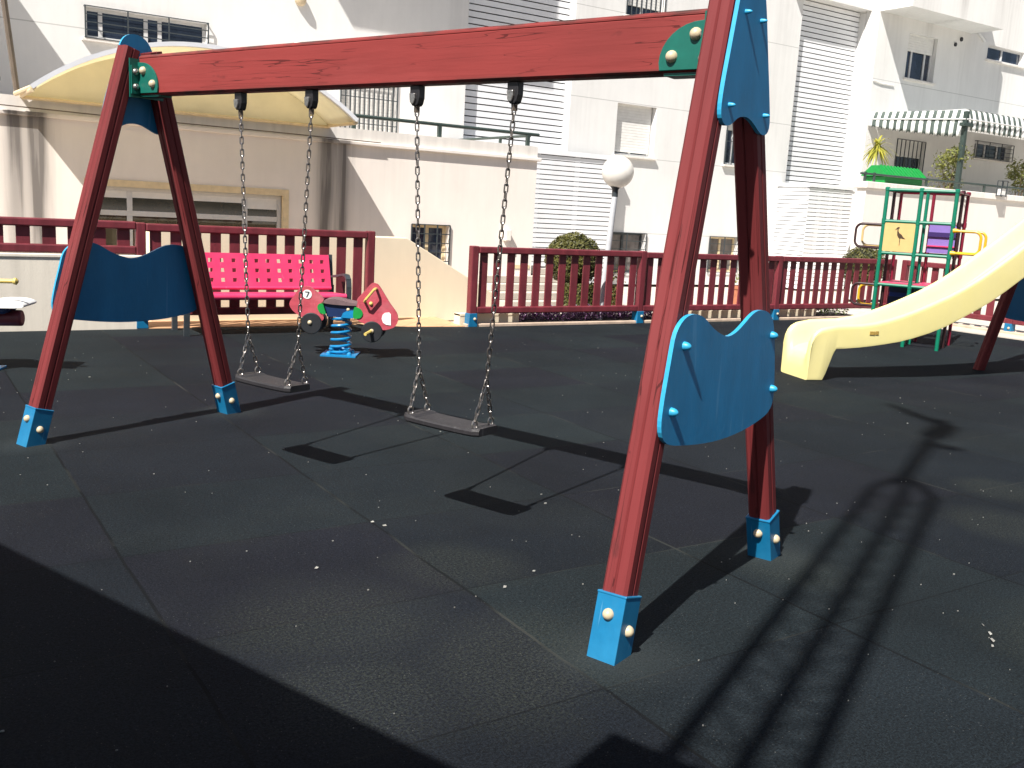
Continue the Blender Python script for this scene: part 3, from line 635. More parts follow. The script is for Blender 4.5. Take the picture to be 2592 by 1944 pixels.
# purple trailing plants along the kerb and a second, greener bed with pink flowers
mb = MB(); mb.box(7.02, 9.55, 10.6, 11.2, -.05, .03); mb.box(11.9, 13.9, 10.62, 11.1, -.05, .03)
tag(mb.build('planting_bed', M['soil']), kind='structure')
rr = random.Random(5); mb = MB()
for _ in range(2300):
    x = rr.uniform(7.0, 9.6); y = rr.uniform(10.58, 11.12); z = rr.uniform(.02, .14); a = rr.uniform(0, 6.28); L = rr.uniform(.06, .14); e = rr.uniform(.1, 1.2)
    d = Vector((cos(a) * cos(e), sin(a) * cos(e), sin(e))); s_ = Vector((-sin(a), cos(a), 0)) * rr.uniform(.008, .014); p = Vector((x, y, z))
    mb.add([p, p + d * L * .5 + s_, p + d * L + Vector((0, 0, -L * .15)), p + d * L * .5 - s_], [(0, 1, 2, 3)])
tag(mb.build('purple_ground_cover', M['leaf_purple']), 'purple leaved trailing plants along the kerb under the fence', 'ground cover', kind='stuff')
mb = MB()
def fbed(q): return (q.uniform(12.0, 13.8), q.uniform(10.62, 11.1), q.uniform(.03, .13) + .05 * q.random()), (0, -.4, 1)
leaves(mb, 900, fbed, .05, rr, 1.8, 0)
def fbed2(q): return (q.uniform(12.5, 13.8), q.uniform(10.62, 11.0), q.uniform(.12, .2)), (0, -.5, 1)
leaves(mb, 260, fbed2, .032, rr, 1.1, 1)
tag(mb.build('flower_bed', [M['leaf_bed'], M['flower']]), 'green bedding plants with small pink flowers under the right fence', 'ground cover', kind='stuff')
# terrace shrubs
def shrub(name, c, rx, rz, base, label, n, seed):
    rr = random.Random(seed); t = thing(name, (c[0], c[1], base), label, 'shrub', 'variegated shrubs on the terrace')
    blobs = [(c[0] + rr.uniform(-.6, .6) * rx, c[1] + rr.uniform(-.4, .4) * rx, c[2] + rr.uniform(-.8, .8) * rz, rr.uniform(.28, .5) * rx) for _ in range(15)]
    def f(q):
        b = q.choice(blobs); d = Vector((q.gauss(0, 1), q.gauss(0, 1), q.gauss(0, 1))).normalized() * b[3] * q.uniform(.3, 1.15); return (b[0] + d.x, b[1] + d.y, b[2] + d.z * 1.1), d + Vector((0, 0, .4))
    mb = MB(); leaves(mb, n, f, .085, rr, 2.1); mb.build('foliage', M['leaf_shrub'], t)
    mb = MB()
    for b in blobs[:9]: mb.tube([(c[0], c[1], base), (c[0] * .6 + b[0] * .4, c[1] * .6 + b[1] * .4, (base + b[2]) / 2), b[:3]], [.02, .014, .005], 6)
    mb.build('stem', M['trunk'], t)
    mb = MB(); mb.lathe([(.13, 0), (.17, .26), (.18, .3)], Matrix.Translation((c[0], c[1], base - .02)), 16); mb.build('pot', M['terracotta'], t)
shrub('variegated_shrub', (20.95, 13.85, 2.96), .55, .42, 1.9, 'pale variegated shrub wrapped round the green awning post', 900, 21)
shrub('variegated_shrub', (23.95, 13.9, 2.95), .50, .42, 1.9, 'pale variegated shrub at the right edge of the terrace railing', 800, 22)
rr = random.Random(9); t = thing('dracaena_plant', (19.75, 15, 1.9), 'tall yellow strap leaved plant on a thin stem left of the barred door', 'plant')
mb = MB()
for i in range(70):
    a = rr.uniform(0, 6.28); el = rr.uniform(-.7, 1.3); L = rr.uniform(.35, .62); w_ = rr.uniform(.022, .035); p = Vector((19.72, 15, 3.38 + rr.uniform(-.05, .1)))
    d = Vector((cos(a) * cos(el), sin(a) * cos(el), sin(el))); s_ = Vector((-sin(a), cos(a), 0)) * w_; pts = []
    for k in range(5):
        q = k / 4; pts.append(p + d * L * q + Vector((0, 0, -.55 * L * q * q)))
    for k in range(4):
        w0 = s_ * (1 - (k / 4) ** 2); w1 = s_ * (1 - ((k + 1) / 4) ** 2) * (.98 if k < 3 else .05); mb.add([pts[k] - w0, pts[k] + w0, pts[k + 1] + w1, pts[k + 1] - w1], [(0, 1, 2, 3)])
mb.build('leaves', M['leaf_yellow'], t)
mb = MB(); mb.tube([(19.78, 15, 1.9), (19.74, 15, 2.7), (19.72, 15, 3.4)], [.03, .024, .02], 8); mb.build('stem', M['alu'], t)
mb = MB(); mb.lathe([(.14, 0), (.19, .3), (.2, .34)], Matrix.Translation((19.78, 15, 1.88)), 16); mb.build('pot', M['terracotta'], t)
# green plastic chest with a roof-like lid
t = thing('garden_chest', (19.05, 13.75, 2.2), 'bright green plastic chest with ridged roof-like lid behind the railing', 'storage chest')
mb = MB(); mb.box(18.34, 19.68, 13.66, 14.2, 1.88, 2.64); mb.build('body', M['bgreen'], t, bevel=.02)
mb = MB(); mb.prism([(13.56, 2.64), (14.26, 2.64), (14.0, 2.87), (13.82, 2.87)], lambda a, b, d: (d, a, b), 18.28, 19.74)
for i in range(12): mb.prism([(13.55, 2.655), (13.815, 2.888), (13.83, 2.87), (13.58, 2.64)], lambda a, b, d: (d, a, b), 18.34 + i * .117, 18.39 + i * .117)
mb.build('lid', M['bgreen'], t)
t = thing('wall_lantern', (21.87, 13.1, 2.46), 'small wire lantern hung on the terrace coping near the right edge', 'lantern')
mb = MB()
for x in (21.76, 21.98):
    for y in (13.03, 13.14): mb.box(x - .008, x + .008, y - .008, y + .008, 2.40, 2.76)
for z in (2.42, 2.60, 2.75): mb.box(21.755, 21.985, 13.022, 13.148, z - .008, z + .008)
mb.build('frame', M['gray_metal'], t)
mb = MB(); mb.box(21.775, 21.965, 13.045, 13.125, 2.43, 2.58); mb.build('glass', M['blindm'], t)
# pots behind the fence
def pot_plant(x, y, label, k, seed):
    rr = random.Random(seed); t = thing('potted_plant', (x, y, 0), label, 'potted plant', 'potted plants behind the fence')
    mb = MB(); mb.box(x - .19, x + .19, y - .13, y + .13, 0, .34); mb.box(x - .205, x + .205, y - .145, y + .145, .31, .36); mb.build('planter', M['terracotta'], t)
    mb = MB()
    def f(q): return (x + q.gauss(0, .12), y + q.gauss(0, .09), .42 + abs(q.gauss(0, .12))), (q.gauss(0, 1), q.gauss(0, 1), 1)
    leaves(mb, 160, f, .06, rr, 1.8); mb.build('foliage', M[k], t)
pot_plant(9.62, 12.1, 'square clay planter with dark leaves left of the second blue fence foot', 'leaf_topiary', 31)
pot_plant(12.9, 12.3, 'clay planter of yellow green leaves behind the front post of the swing', 'leaf_shrub', 32)
pot_plant(13.6, 12.3, 'clay planter with purple leaves behind the rear post of the swing', 'leaf_purple', 33)

# ================================================================ FENCES
FENCES = 'red slatted playground fences'
def fence(label, P, z0, z1, pitch=.203, sw=.112, posts=None, feet=True, skip=()):
    """P: two ground points; posts: positions along it (m)"""
    a, b = Vector((*P[0], 0)), Vector((*P[1], 0)); d = (b - a).normalized(); nrm = Vector((d.y, -d.x, 0)); L = (b - a).length
    t = thing('picket_fence', a, label, 'fence', FENCES); T = frame(a, d, -nrm, (0, 0, 1))
    posts = [0, L] if posts is None else posts
    for i, q in enumerate(posts):
        if i in skip: continue
        mb = MB(); e = .05; zlo = .17 if feet else z0 - .02
        mb.box(q - e, q + e, -e, e, zlo - .02, z1 + .006, T); po = mb.build('post', M['fence'], t, bevel=.012)
        if feet:
            mb = MB(); mb.prism([(q - .062, 0), (q + .062, 0), (q + .056, .17), (q - .056, .17)], lambda x, y, dd: T @ Vector((x, dd, y)), -.06, .06)
            sub(mb.build('foot_sleeve', M['sleeve'], bevel=.004), po)
            mb = MB(); mb.dome(T @ axis_frame((q + .02, -.0605, .10), (0, -1, 0)), .02, .022); sub(mb.build('bolt_cap', M['cream'], smooth=True), po)
    for i in range(len(posts) - 1):
        q0, q1 = posts[i] + .05, posts[i + 1] - .05
        mb = MB(); mb.box(q0, q1, -.055, .035, z1 - .085, z1, T); mb.build('rail', M['fence'], t, bevel=.015)
        mb = MB(); mb.box(q0, q1, -.05, .03, z0, z0 + .085, T); mb.build('rail', M['fence'], t, bevel=.015)
        k = max(1, int(round((q1 - q0) / pitch))); gap = (q1 - q0) / k - sw
        for j in range(k):
            x = q0 + (j + .5) * (q1 - q0) / k; dz = R.uniform(-.004, .004); mb = MB(); mb.box(x - sw / 2, x + sw / 2, -.008 + dz, .014 + dz, z0 + .083, z1 - .083, T); mb.build('slat', M['fence'], t, bevel=.004)
    return t
fence('short red fence on top of the worn low wall at the left', ((-5, 10.93), (2.30, 10.93)), .80, 1.145, posts=[0, 2.4, 4.8, 7.30], skip=(3,), feet=False, pitch=.235, sw=.13)
fence('red slatted fence behind the pink bench', ((2.30, 10.93), (4.98, 10.93)), .135, 1.13, pitch=.213, sw=.118)
fence('red slatted fence in front of the round topiary and lamp', ((6.20, 10.49), (8.95, 10.49)), .165, 1.01)
fence('red slatted fence crossing behind the near swing frame', ((8.95, 10.49), (14.64, 10.49)), .165, 1.0, posts=[0, 2.79, 5.63], skip=(0,), pitch=.2, sw=.115)
fence('red slatted fence turning towards the viewer behind the slide', ((14.65, 10.34), (14.65, 3.2)), .165, 1.0, posts=[.06, 2.02, 4.6, 7.0], pitch=.21, sw=.118)

# ================================================================ SWING SET
uu = Vector((cos(radians(-69.472)), sin(radians(-69.472)), 0)); vv = Vector((-uu.y, uu.x, 0)); SCN = Vector((1.99, 4.47, 0)); ZZ = Vector((0, 0, 1))
def SW(u, v, z): return SCN + uu * u + vv * v + ZZ * z
L_, LT, WN, WF, H_, TV, HB = 3.919, 3.778, 1.377, 1.390, 2.30, .072, 2.150
def U_at(z, off=0): return L_ / 2 + off - z * (L_ - LT) / 2 / 2.294
sw = thing('swing_set', SCN, 'red timber double swing frame with blue side panels and blue feet', 'swing set', rz=radians(-69.472))
def post_section(h, c=.011, g=.006):
    q = []
    for k in range(4):
        a = k * pi / 2; ca, sa = cos(a), sin(a)
        for x, y in ((h, -h + c), (h, -g), (h - g, 0), (h, g), (h, h - c)): q.append((x * ca - y * sa, x * sa + y * ca))
    return q
LOWER = [(-0.429, 1.138), (-0.391, 1.16), (-0.353, 1.169), (-0.314, 1.17), (-0.265, 1.162), (-0.221, 1.145), (-0.175, 1.117), (-0.12, 1.093), (-0.065, 1.076), (-0.028, 1.069), (0.017, 1.072), (0.071, 1.087), (0.133, 1.114), (0.188, 1.139), (0.235, 1.152), (0.286, 1.154), (0.339, 1.147), (0.385, 1.13), (0.418, 1.101), (0.44, 1.046), (0.46, 0.968), (0.48, 0.838), (0.483, 0.775), (0.466, 0.735), (0.42, 0.708), (0.329, 0.691), (0.209, 0.676), (0.063, 0.670), (-0.075, 0.672), (-0.205, 0.682), (-0.33, 0.697), (-0.44, 0.714), (-0.492, 0.732), (-0.52, 0.762), (-0.528, 0.802), (-0.523, 0.846), (-0.509, 0.914), (-0.489, 0.988), (-0.474, 1.048), (-0.459, 1.102)]
UPPER = [(-0.114, 2.264), (-0.141, 2.17), (-0.167, 2.077), (-0.191, 1.996), (-0.21, 1.914), (-0.211, 1.871), (-0.2, 1.848), (-0.173, 1.832), (-0.141, 1.833), (-0.11, 1.844), (-0.08, 1.862), (-0.048, 1.874), (-0.0, 1.88), (0.043, 1.874), (0.078, 1.862), (0.112, 1.846), (0.145, 1.832), (0.183, 1.828), (0.215, 1.84), (0.231, 1.866), (0.226, 1.912), (0.199, 2.015), (0.171, 2.115), (0.14, 2.23), (.124, 2.285), (.106, 2.33), (.08, 2.365), (.045, 2.387), (.0, 2.396), (-.045, 2.387), (-.078, 2.363), (-.1, 2.32)]
for sg in (1, -1):
    Wd = WN if sg > 0 else WF
    for sv in (-1, 1):
        a = SW(sg * L_ / 2, sv * Wd / 2, 0); b = SW(sg * LT / 2, sv * TV, H_); z = (b - a).normalized(); y = (vv - z * vv.dot(z)).normalized(); x = y.cross(z); T = frame(a, x, y, z); Ln = (b - a).length
        mb = MB(); mb.prism(post_section(.049), lambda p, q, d: (p, q, d), -.03, Ln)
        lg = mb.build('leg', M['post'], sw, T)
        mb = MB(); mb.prism([(-.056, -.056), (.056, -.056), (.056, .056), (-.056, .056)], lambda p, q, d: (p, q, d), -.04, .215); mb.prism([(-.058, -.058), (.058, -.058), (.058, .058), (-.058, .058)], lambda p, q, d: (p, q, d), .209, .218)
        s_ = mb.build('foot_sleeve', M['sleeve'], bevel=.003); s_.parent = lg
        for (ax, zz) in (((0, -1, 0), .145), ((1, 0, 0), .098), ((-1, 0, 0), .098)):
            mb = MB(); mb.dome(axis_frame(Vector(ax) * .0565 + Vector((0, 0, zz)), ax), .021, .021); s_ = mb.build('bolt_cap', M['cream'], smooth=True); s_.parent = lg
    off = .052
    for nm, out, pegs, pr in (('side_panel', LOWER, ((-.389, 1.062), (-.459, .837), (.411, 1.043), (.448, .814)), .0165), ('top_panel', UPPER, ((-.059, 2.236), (-.150, 1.904), (.081, 2.229), (.165, 1.9)), .009)):
        fn = lambda v, zz, d: SW(sg * U_at(zz, d), v, zz)
        mb = MB(); mb.prism(smoothpts(out), fn, off, off + .016, 0, 1)
        po = mb.build(nm, [M['blue'], M['blue_edge']], sw)
        for v, zz in pegs:
            mb = MB(); h_ = .028 if pr > .01 else .026; mb.dome(axis_frame(fn(v, zz, off + .0155), uu * sg), pr, h_, 16); sub(mb.build('peg', M['blue_edge'], smooth=True), po)
# beam between the two frames
T = frame(SW(0, 0, HB), uu, vv, ZZ); e = LT / 2 - .058
mb = MB(); s_ = .114; c_ = .012
prof = [(-.046, -s_ + c_), (-.046, s_ - .024), (-.043, s_ - .021), (-.046, s_ - .018), (-.046, s_ - c_), (-.034, s_), (.034, s_), (.046, s_ - c_), (.046, -s_ + c_), (.034, -s_), (-.034, -s_)]
mb.prism(prof, lambda a, b, d: (d, a, b), -e, e); mb.build('beam', M['beam'], sw, T)
mb = MB()
for sg in (1, -1):
    # quarter round bracket on the beam face, an upright plate along the leg, cream caps
    mb = MB(); q = [(e - .005, -.104), (e - .205, -.104), (e - .21, -.075)] + [(e - .21 + .17 * (1 - cos(pi / 2 * i / 8)), -.075 + .145 * sin(pi / 2 * i / 8)) for i in range(1, 9)] + [(e - .005, .072)]
    if sg > 0: q = [(a, b) for a, b in q]
    else: q = [(e - .005 - (e - .005 - a) * .95, b) for a, b in q]
    mb.prism(q, lambda a, b, d: T @ Vector((a * sg, d, b)), -.058, -.047)
    mb.prism(q, lambda a, b, d: T @ Vector((a * sg, d, b)), .047, .058)
    br = mb.build('bracket', M['green'], sw, bevel=.002)
    for (a, b) in ((e - .155, -.055), (e - .062, .022)):
        mb = MB(); mb.dome(T @ axis_frame((a * sg, -.0575, b), (0, -1, 0)), .024, .024); sub(mb.build('bolt_cap', M['cream'], smooth=True), br)
    mb = MB(); mb.box(e - .006, e + .002, -.11, .11, -.13, .09, frame(SW(0, 0, HB), uu * sg, vv * sg, ZZ)); mb.box(e - .19, e, -.044, .044, -.122, -.112, frame(SW(0, 0, HB), uu * sg, vv * sg, ZZ))
    mb.box(e - .016, e - .006, -.105, -.05, -.11, .05, frame(SW(0, 0, HB), uu * sg, vv, ZZ))
    bp = mb.build('end_plate', M['green'], sw)
    for zz in (-.07, .015):
        m2 = MB(); m2.dome(axis_frame(SW(sg * (e - .016), -.078, HB + zz), -uu * sg), .02, .018); sub(m2.build('bolt_cap', M['steel'], smooth=True), bp)
hang_u = [-.6443 - .283 - .022, -.6443 + .283 - .022, .6443 - .283 - .022, .6443 + .283 - .022]
for hu in hang_u:
    mb = MB(); zt = HB - .115; TT = frame(SW(hu, 0, zt), uu, vv, ZZ)
    mb.prism([(-.030, 0), (.030, 0), (.030, -.055), (.022, -.082), (.013, -.092), (-.013, -.092), (-.022, -.082), (-.030, -.055)], lambda a, b, d: TT @ Vector((a, d, b)), -.02, .02)
    mb.prism([(-.024, -.036), (.010, -.036), (.012, -.06), (.004, -.084), (-.008, -.086), (-.019, -.076)], lambda a, b, d: TT @ Vector((a, d, b)), -.032, .026, 1)
    mb.build('hanger', [M['black'], M['steel']], sw, bevel=.004)

# ---- two swings on chains
LINK = []
def link_template():
    pts = []; hl, w = .0125, .0082
    for i in range(7): a = -pi / 2 + pi * i / 6; pts.append((w * sin(a) * 1.0, 0, hl + w * cos(a)))
    for i in range(7): a = pi / 2 + pi * i / 6; pts.append((w * sin(a) * 1.0, 0, -hl + w * cos(a)))
    m = MB(); m.tube(pts, .0036, 6, closed=True); return m
LT_ = link_template()
def chain(mb, P0, P1, pitch=.0335, roll0=0.):
    P0, P1 = Vector(P0), Vector(P1); d = P1 - P0; n = max(2, int(round(d.length / pitch))); T0 = axis_frame(P0, d, uu)
    for i in range(n):
        p = P0 + d * ((i + .5) / n); Tm = Matrix.Translation(p) @ T0.to_3x3().to_4x4() @ Matrix.Rotation(roll0 + (i % 2) * pi / 2 + R.uniform(-.25, .25), 4, 'Z')
        o = len(mb.v); mb.v += [tuple(Tm @ Vector(v)) for v in LT_.v]; mb.f += [[o + k for k in f] for f in LT_.f]; mb.m += [0] * len(LT_.f)
def swing(cu, label, hu, tw=0.):
    hs = .485; zs = .735; t = thing('swing', SW(cu, 0, 0), label, 'swing', 'swings hanging from the red beam', rz=radians(-69.472))
    Tq = frame(SW(cu, 0, 0), uu, vv, ZZ)
    hw, hd = .232, .088
    # seat: a slightly sagging rubber slab with raised ends
    mb = MB(); prof = []
    nx = 16
    for i in range(nx + 1):
        x = -hw + 2 * hw * i / nx; e_ = abs(x) / hw; dz = .0 - .004 * (1 - e_ ** 2); endlift = .006 if e_ > .72 else 0
        wd_ = hd * (1 if e_ < .86 else 1 - ((e_ - .86) / .14) ** 2 * .22)
        ring = [(-wd_ + .006, -.016), (-wd_, -.008), (-wd_, .008), (-wd_ + .006, .014 + endlift), (wd_ - .006, .014 + endlift), (wd_, .008), (wd_, -.008), (wd_ - .006, -.016)]
        for y, z in ring: prof.append(tuple(Tq @ Vector((x, y, hs + z + dz))))
    mb.v = prof
    for i in range(nx):
        for q in range(8): mb.f.append([i * 8 + q, i * 8 + (q + 1) % 8, (i + 1) * 8 + (q + 1) % 8, (i + 1) * 8 + q]); mb.m.append(0)
    mb.f += [[q for q in range(8)][::-1], [nx * 8 + q for q in range(8)]]; mb.m += [0, 0]
    seat = mb.build('seat', M['rubber_seat'], t)
    for sd, h in ((-1, hu[0]), (1, hu[1])):
        top = SW(h, 0, HB - .115 - .10); split = SW(cu + sd * (.196 + (abs(h - cu) - .196) * (zs - .53) / (1.92 - .53)), 0, zs)
        mb = MB(); chain(mb, top, split, roll0=.6); mb.build('chain', M['chain'], t, smooth=True)
        for fv in (-1, 1):
            bot = SW(cu + sd * .198, fv * .060, hs + .05)
            mb = MB(); chain(mb, split - ZZ * .012, bot, roll0=.3); mb.build('chain', M['chain'], t, smooth=True)
            mb = MB(); TT = Matrix.Translation(SW(cu + sd * .198, fv * .060, hs + .034)) @ axis_frame((0, 0, 0), uu).to_3x3().to_4x4()
            mb.tube([TT @ Vector((.017 * cos(2 * pi * i / 12), .020 * sin(2 * pi * i / 12), 0)) for i in range(12)], .0045, 6, closed=True)
            mb.lathe([(.012, 0), (.012, .006), (.007, .008)], Matrix.Translation(SW(cu + sd * .198, fv * .060, hs + .013)), 10)
            mb.build('shackle', M['steel'], t, smooth=True)
        mb = MB(); TT = Matrix.Translation(top + ZZ * .012) @ axis_frame((0, 0, 0), vv).to_3x3().to_4x4()
        mb.tube([TT @ Vector((.013 * cos(2 * pi * i / 12), .018 * sin(2 * pi * i / 12), 0)) for i in range(12)], .005, 6, closed=True); mb.box(-.011, .011, -.008, .008, -.02, .004, Matrix.Translation(top)); mb.build('shackle', M['brown_metal'], t, smooth=True)
swing(-.6443 - .022, 'far swing with black rubber seat nearest the pink bench', hang_u[:2])
swing(.6443 - .022, 'near swing with black rubber seat beside the front blue panel', hang_u[2:])

# ================================================================ PINK BENCH
bn = thing('park_bench', (3.45, 10.4, 0), 'pink perforated plastic bench with grey metal arms in front of the fence', 'bench')
def perforated(name, s0, s1, fn, w, cols, rows, hole, th, mtl):
    """flat board s0..s1 by w with square holes; fn(s, q, d)"""
    mb = MB(); xs = [s0]; qs = [0]
    cx = [s0 + .09 + (s1 - s0 - .18) * i / (cols - 1) for i in range(cols)]; cq = [w * (j + .75) / (rows + .5) for j in range(rows)]
    for c in cx: xs += [c - hole / 2, c + hole / 2]
    for c in cq: qs += [c - hole / 2, c + hole / 2]
    xs.append(s1); qs.append(w)
    for i in range(len(xs) - 1):
        for j in range(len(qs) - 1):
            if i % 2 == 1 and j % 2 == 1:
                a, b, c, d = xs[i], xs[i + 1], qs[j], qs[j + 1]
                mb.add([fn(a, c, 0), fn(b, c, 0), fn(b, d, 0), fn(a, d, 0), fn(a, c, th), fn(b, c, th), fn(b, d, th), fn(a, d, th)], [(0, 1, 5, 4), (1, 2, 6, 5), (2, 3, 7, 6), (3, 0, 4, 7)]); continue
            for dd in (0, th): mb.add([fn(xs[i], qs[j], dd), fn(xs[i + 1], qs[j], dd), fn(xs[i + 1], qs[j + 1], dd), fn(xs[i], qs[j + 1], dd)], [(0, 1, 2, 3)])
    a, b, c, d = s0, s1, 0, w
    mb.add([fn(a, c, 0), fn(b, c, 0), fn(b, d, 0), fn(a, d, 0), fn(a, c, th), fn(b, c, th), fn(b, d, th), fn(a, d, th)], [(0, 1, 5, 4), (1, 2, 6, 5), (2, 3, 7, 6), (3, 0, 4, 7)])
    return mb.build(name, mtl, bn)
b0, b1 = 2.5, 4.36
perforated('backrest', b0, b1, lambda s, q, d: (s, 10.62 + q * .26 + d, .475 + q * .95), .39, 14, 3, .045, .025, M['pink'])
perforated('seat', b0, b1, lambda s, q, d: (s, 10.18 + q, .425 - d + .02 * (1 - q / .42)), .42, 14, 3, .04, .025, M['pink'])
mb = MB(); mb.tube([(b0, 10.185, .415), (b1, 10.185, .415)], .034, 10); mb.tube([(b0, 10.63, .468), (b1, 10.63, .468)], .022, 8); mb.build('edge_roll', M['pink'], bn, smooth=True)
for s in (2.60, 4.40):
    mb = MB(); pth = [(10.22, 0), (10.2, .3), (10.2, .52), (10.215, .60), (10.26, .645), (10.34, .65), (10.5, .625), (10.68, .60)]
    for i in range(len(pth) - 1):
        (y0, z0), (y1, z1) = pth[i], pth[i + 1]; dy, dz = y1 - y0, z1 - z0; l_ = math.hypot(dy, dz); nx_, nz_ = -dz / l_ * .012, dy / l_ * .012
        mb.add([(s + q, y + k * nx_, z + k * nz_) for q in (-.03, .03) for (y, z, k) in ((y0, z0, -1), (y1, z1, -1), (y1, z1, 1), (y0, z0, 1))], [(0, 1, 2, 3), (4, 5, 6, 7), (0, 1, 5, 4), (1, 2, 6, 5), (2, 3, 7, 6), (3, 0, 4, 7)])
    mb.build('armrest', M['gray_metal'], bn)
    mb = MB(); mb.box(s - .028, s + .028, 10.70, 10.74, 0, .5); mb.prism([(10.70, .45), (10.74, .45), (10.80, .85), (10.76, .85)], lambda a, b, d: (d, a, b), s - .02, s + .02); mb.box(s - .02, s + .02, 10.22, 10.72, .375, .40)
    mb.build('leg', M['gray_metal'], bn)

# ================================================================ SPRING RIDERS
def coil(mb, c, r, z0, z1, turns, wr, n=18):
    k = int(turns * n); mb.tube([(c[0] + r * (1 - .08 * sin(pi * i / k)) * cos(2 * pi * i / n), c[1] + r * (1 - .08 * sin(pi * i / k)) * sin(2 * pi * i / n), z0 + (z1 - z0) * i / k) for i in range(k + 1)], wr, 8)
ri = thing('spring_rider', (3.70, 8.72, 0), 'red car shaped spring rider with number 7 on a blue coil spring', 'spring rider')
RD = Vector((cos(radians(-32)), sin(radians(-32)), 0)); RN = Vector((-RD.y, RD.x, 0)); RC = Vector((3.70, 8.74, 0))
def RP(zx, zy, d): return RC + RD * ((zx - 955) / 1430) + RN * d + ZZ * ((1548 - zy) / 1449 - (zx - 955) / 1430 * .012)
rear = [(390, 640), (430, 612), (470, 600), (510, 596), (550, 604), (600, 640), (650, 680), (715, 725), (745, 770), (690, 830), (665, 890), (700, 950), (745, 1000), (740, 1040), (715, 1060), (600, 1075), (500, 1060), (430, 1020), (330, 960), (275, 890), (268, 840), (290, 790), (345, 715)]
front = [(1212, 720), (1260, 670), (1390, 505), (1420, 490), (1455, 490), (1490, 512), (1560, 620), (1640, 745), (1700, 820), (1748, 885), (1765, 950), (1755, 1020), (1725, 1075), (1680, 1105), (1570, 1140), (1400, 1120), (1300, 1060), (1215, 1030), (1185, 980), (1180, 900), (1195, 790)]
for d0, sd in ((-.13, 0), (.105, 1)):
    for nm, out in (('rear_panel', rear), ('front_panel', front)):
        mb = MB(); sh = 60 if sd else 0; mb.prism(smoothpts([(x - sh, y + sh * .4) for x, y in out]), lambda a, b, d: RP(a, b, d), d0, d0 + .022); po = mb.build(nm, M['car_red'], ri)
        if nm == 'rear_panel' and not sd:
            mb = MB(); mb.lathe([(.044, 0), (.044, .004)], frame(RP(512, 702, d0 - .0005), RD, ZZ, -RN), 24); sub(mb.build('number_disc', M['white']), po)
            mb = MB()
            for q in ([(484, 662), (542, 664), (542, 676), (484, 676)], [(542, 664), (542, 678), (512, 745), (497, 742), (526, 676)]): mb.prism(q, lambda a, b, d: RP(a, b, d), d0 - .0075, d0 - .0048)
            sub(mb.build('number', M['gray_metal']), po)
        if nm == 'front_panel' and not sd:
            mb = MB(); mb.prism([(1668, 1060), (1600, 1055), (1560, 1030), (1538, 975), (1550, 920), (1580, 890), (1640, 880), (1662, 905)], lambda a, b, d: RP(a, b, d), d0 - .006, d0 - .0003); sub(mb.build('headlight', M['white']), po)
for cx, cy in ((578, 1100), (1412, 1165)):
    for d0 in (-.165, .135):
        mb = MB(); mb.lathe([(.096, 0), (.102, .006), (.102, .022), (.096, .028)], frame(RP(cx, cy, d0 + .028), RD, ZZ, -RN), 28); wh = mb.build('wheel', M['tyre'], ri, smooth=True)
        mb = MB(); mb.dome(frame(RP(cx - (15 if cx < 1000 else 0), cy - 12, d0 - .0005), RD, ZZ, -RN), .022, .02); sub(mb.build('hub_cap', M['cream'], smooth=True), wh)
mb = MB(); mb.tube([RP(1405, 1150, -.165), RP(1375, 1165, -.24), RP(1350, 1175, -.30)], .016, 8); mb.tube([RP(1405, 1150, .15), RP(1375, 1165, .30)], .016, 8); mb.build('foot_rest', M['pale_yellow'], ri, smooth=True)
mb = MB(); mb.tube([RP(1300, 752, -.13), RP(1310, 740, -.2), RP(1330, 710, -.22), RP(1440, 565, -.22), RP(1452, 556, -.2), RP(1455, 565, -.13)], .013, 8); mb.dome(frame(RP(1385, 775, -.131), RD, ZZ, -RN), .02, .02); mb.build('handle', M['pale_yellow'], ri, smooth=True)
mb = MB(); sp = [(705, 800), (760, 760), (860, 742), (960, 756), (1080, 782), (1195, 790), (1205, 806), (1190, 822), (1000, 826), (800, 822)]
mb.prism(smoothpts(sp), lambda a, b, d: RP(a, b, d), -.125, .125); mb.build('saddle', mat('mauve_seat', (.15, .095, .10), .6, .15, 14), ri)
mb = MB(); mb.prism([(735, 826), (1155, 826), (1140, 1000), (780, 1000)], lambda a, b, d: RP(a, b, d), -.1, .1); mb.build('seat_box', M['navy'], ri)
mb = MB(); mb.prism([(975, 1000), (1000, 935), (1060, 900), (1145, 890), (1140, 1003)], lambda a, b, d: RP(a, b, d), -.112, -.1005); po = mb.build('spring_bracket', M['spring'], ri)
m2 = MB(); m2.dome(frame(RP(1070, 885, -.1005), RD, ZZ, -RN), .018, .018); sub(m2.build('bolt_cap', M['cream'], smooth=True), po)
for pts in ([(700, 812), (735, 826), (748, 880), (778, 965), (690, 955), (650, 880), (665, 830)], [(1150, 840), (1200, 835), (1262, 870), (1282, 930), (1250, 985), (1200, 998), (1142, 998)]):
    mb = MB(); mb.prism(smoothpts(pts), lambda a, b, d: RP(a, b, d), -.14, .14); mb.build('end_block', M['bgreen'], ri)
mb = MB(); coil(mb, RC, .10, .05, .40, 5.2, .0135); coil(mb, RC, .105, .02, .06, 1.6, .0135); mb.build('coil_spring', M['spring'], ri, smooth=True)
mb = MB(); mb.prism([(-.17, -.17), (.17, -.17), (.17, .17), (-.17, .17)], lambda a, b, d: RC + RD * a + RN * b + ZZ * d, 0, .014)
for a, b in ((-.1, -.1), (.1, -.1), (-.1, .1), (.1, .1)): mb.dome(Matrix.Translation(RC + RD * a + RN * b + ZZ * .014), .025, .03)
mb.build('base_plate', M['spring'], ri)

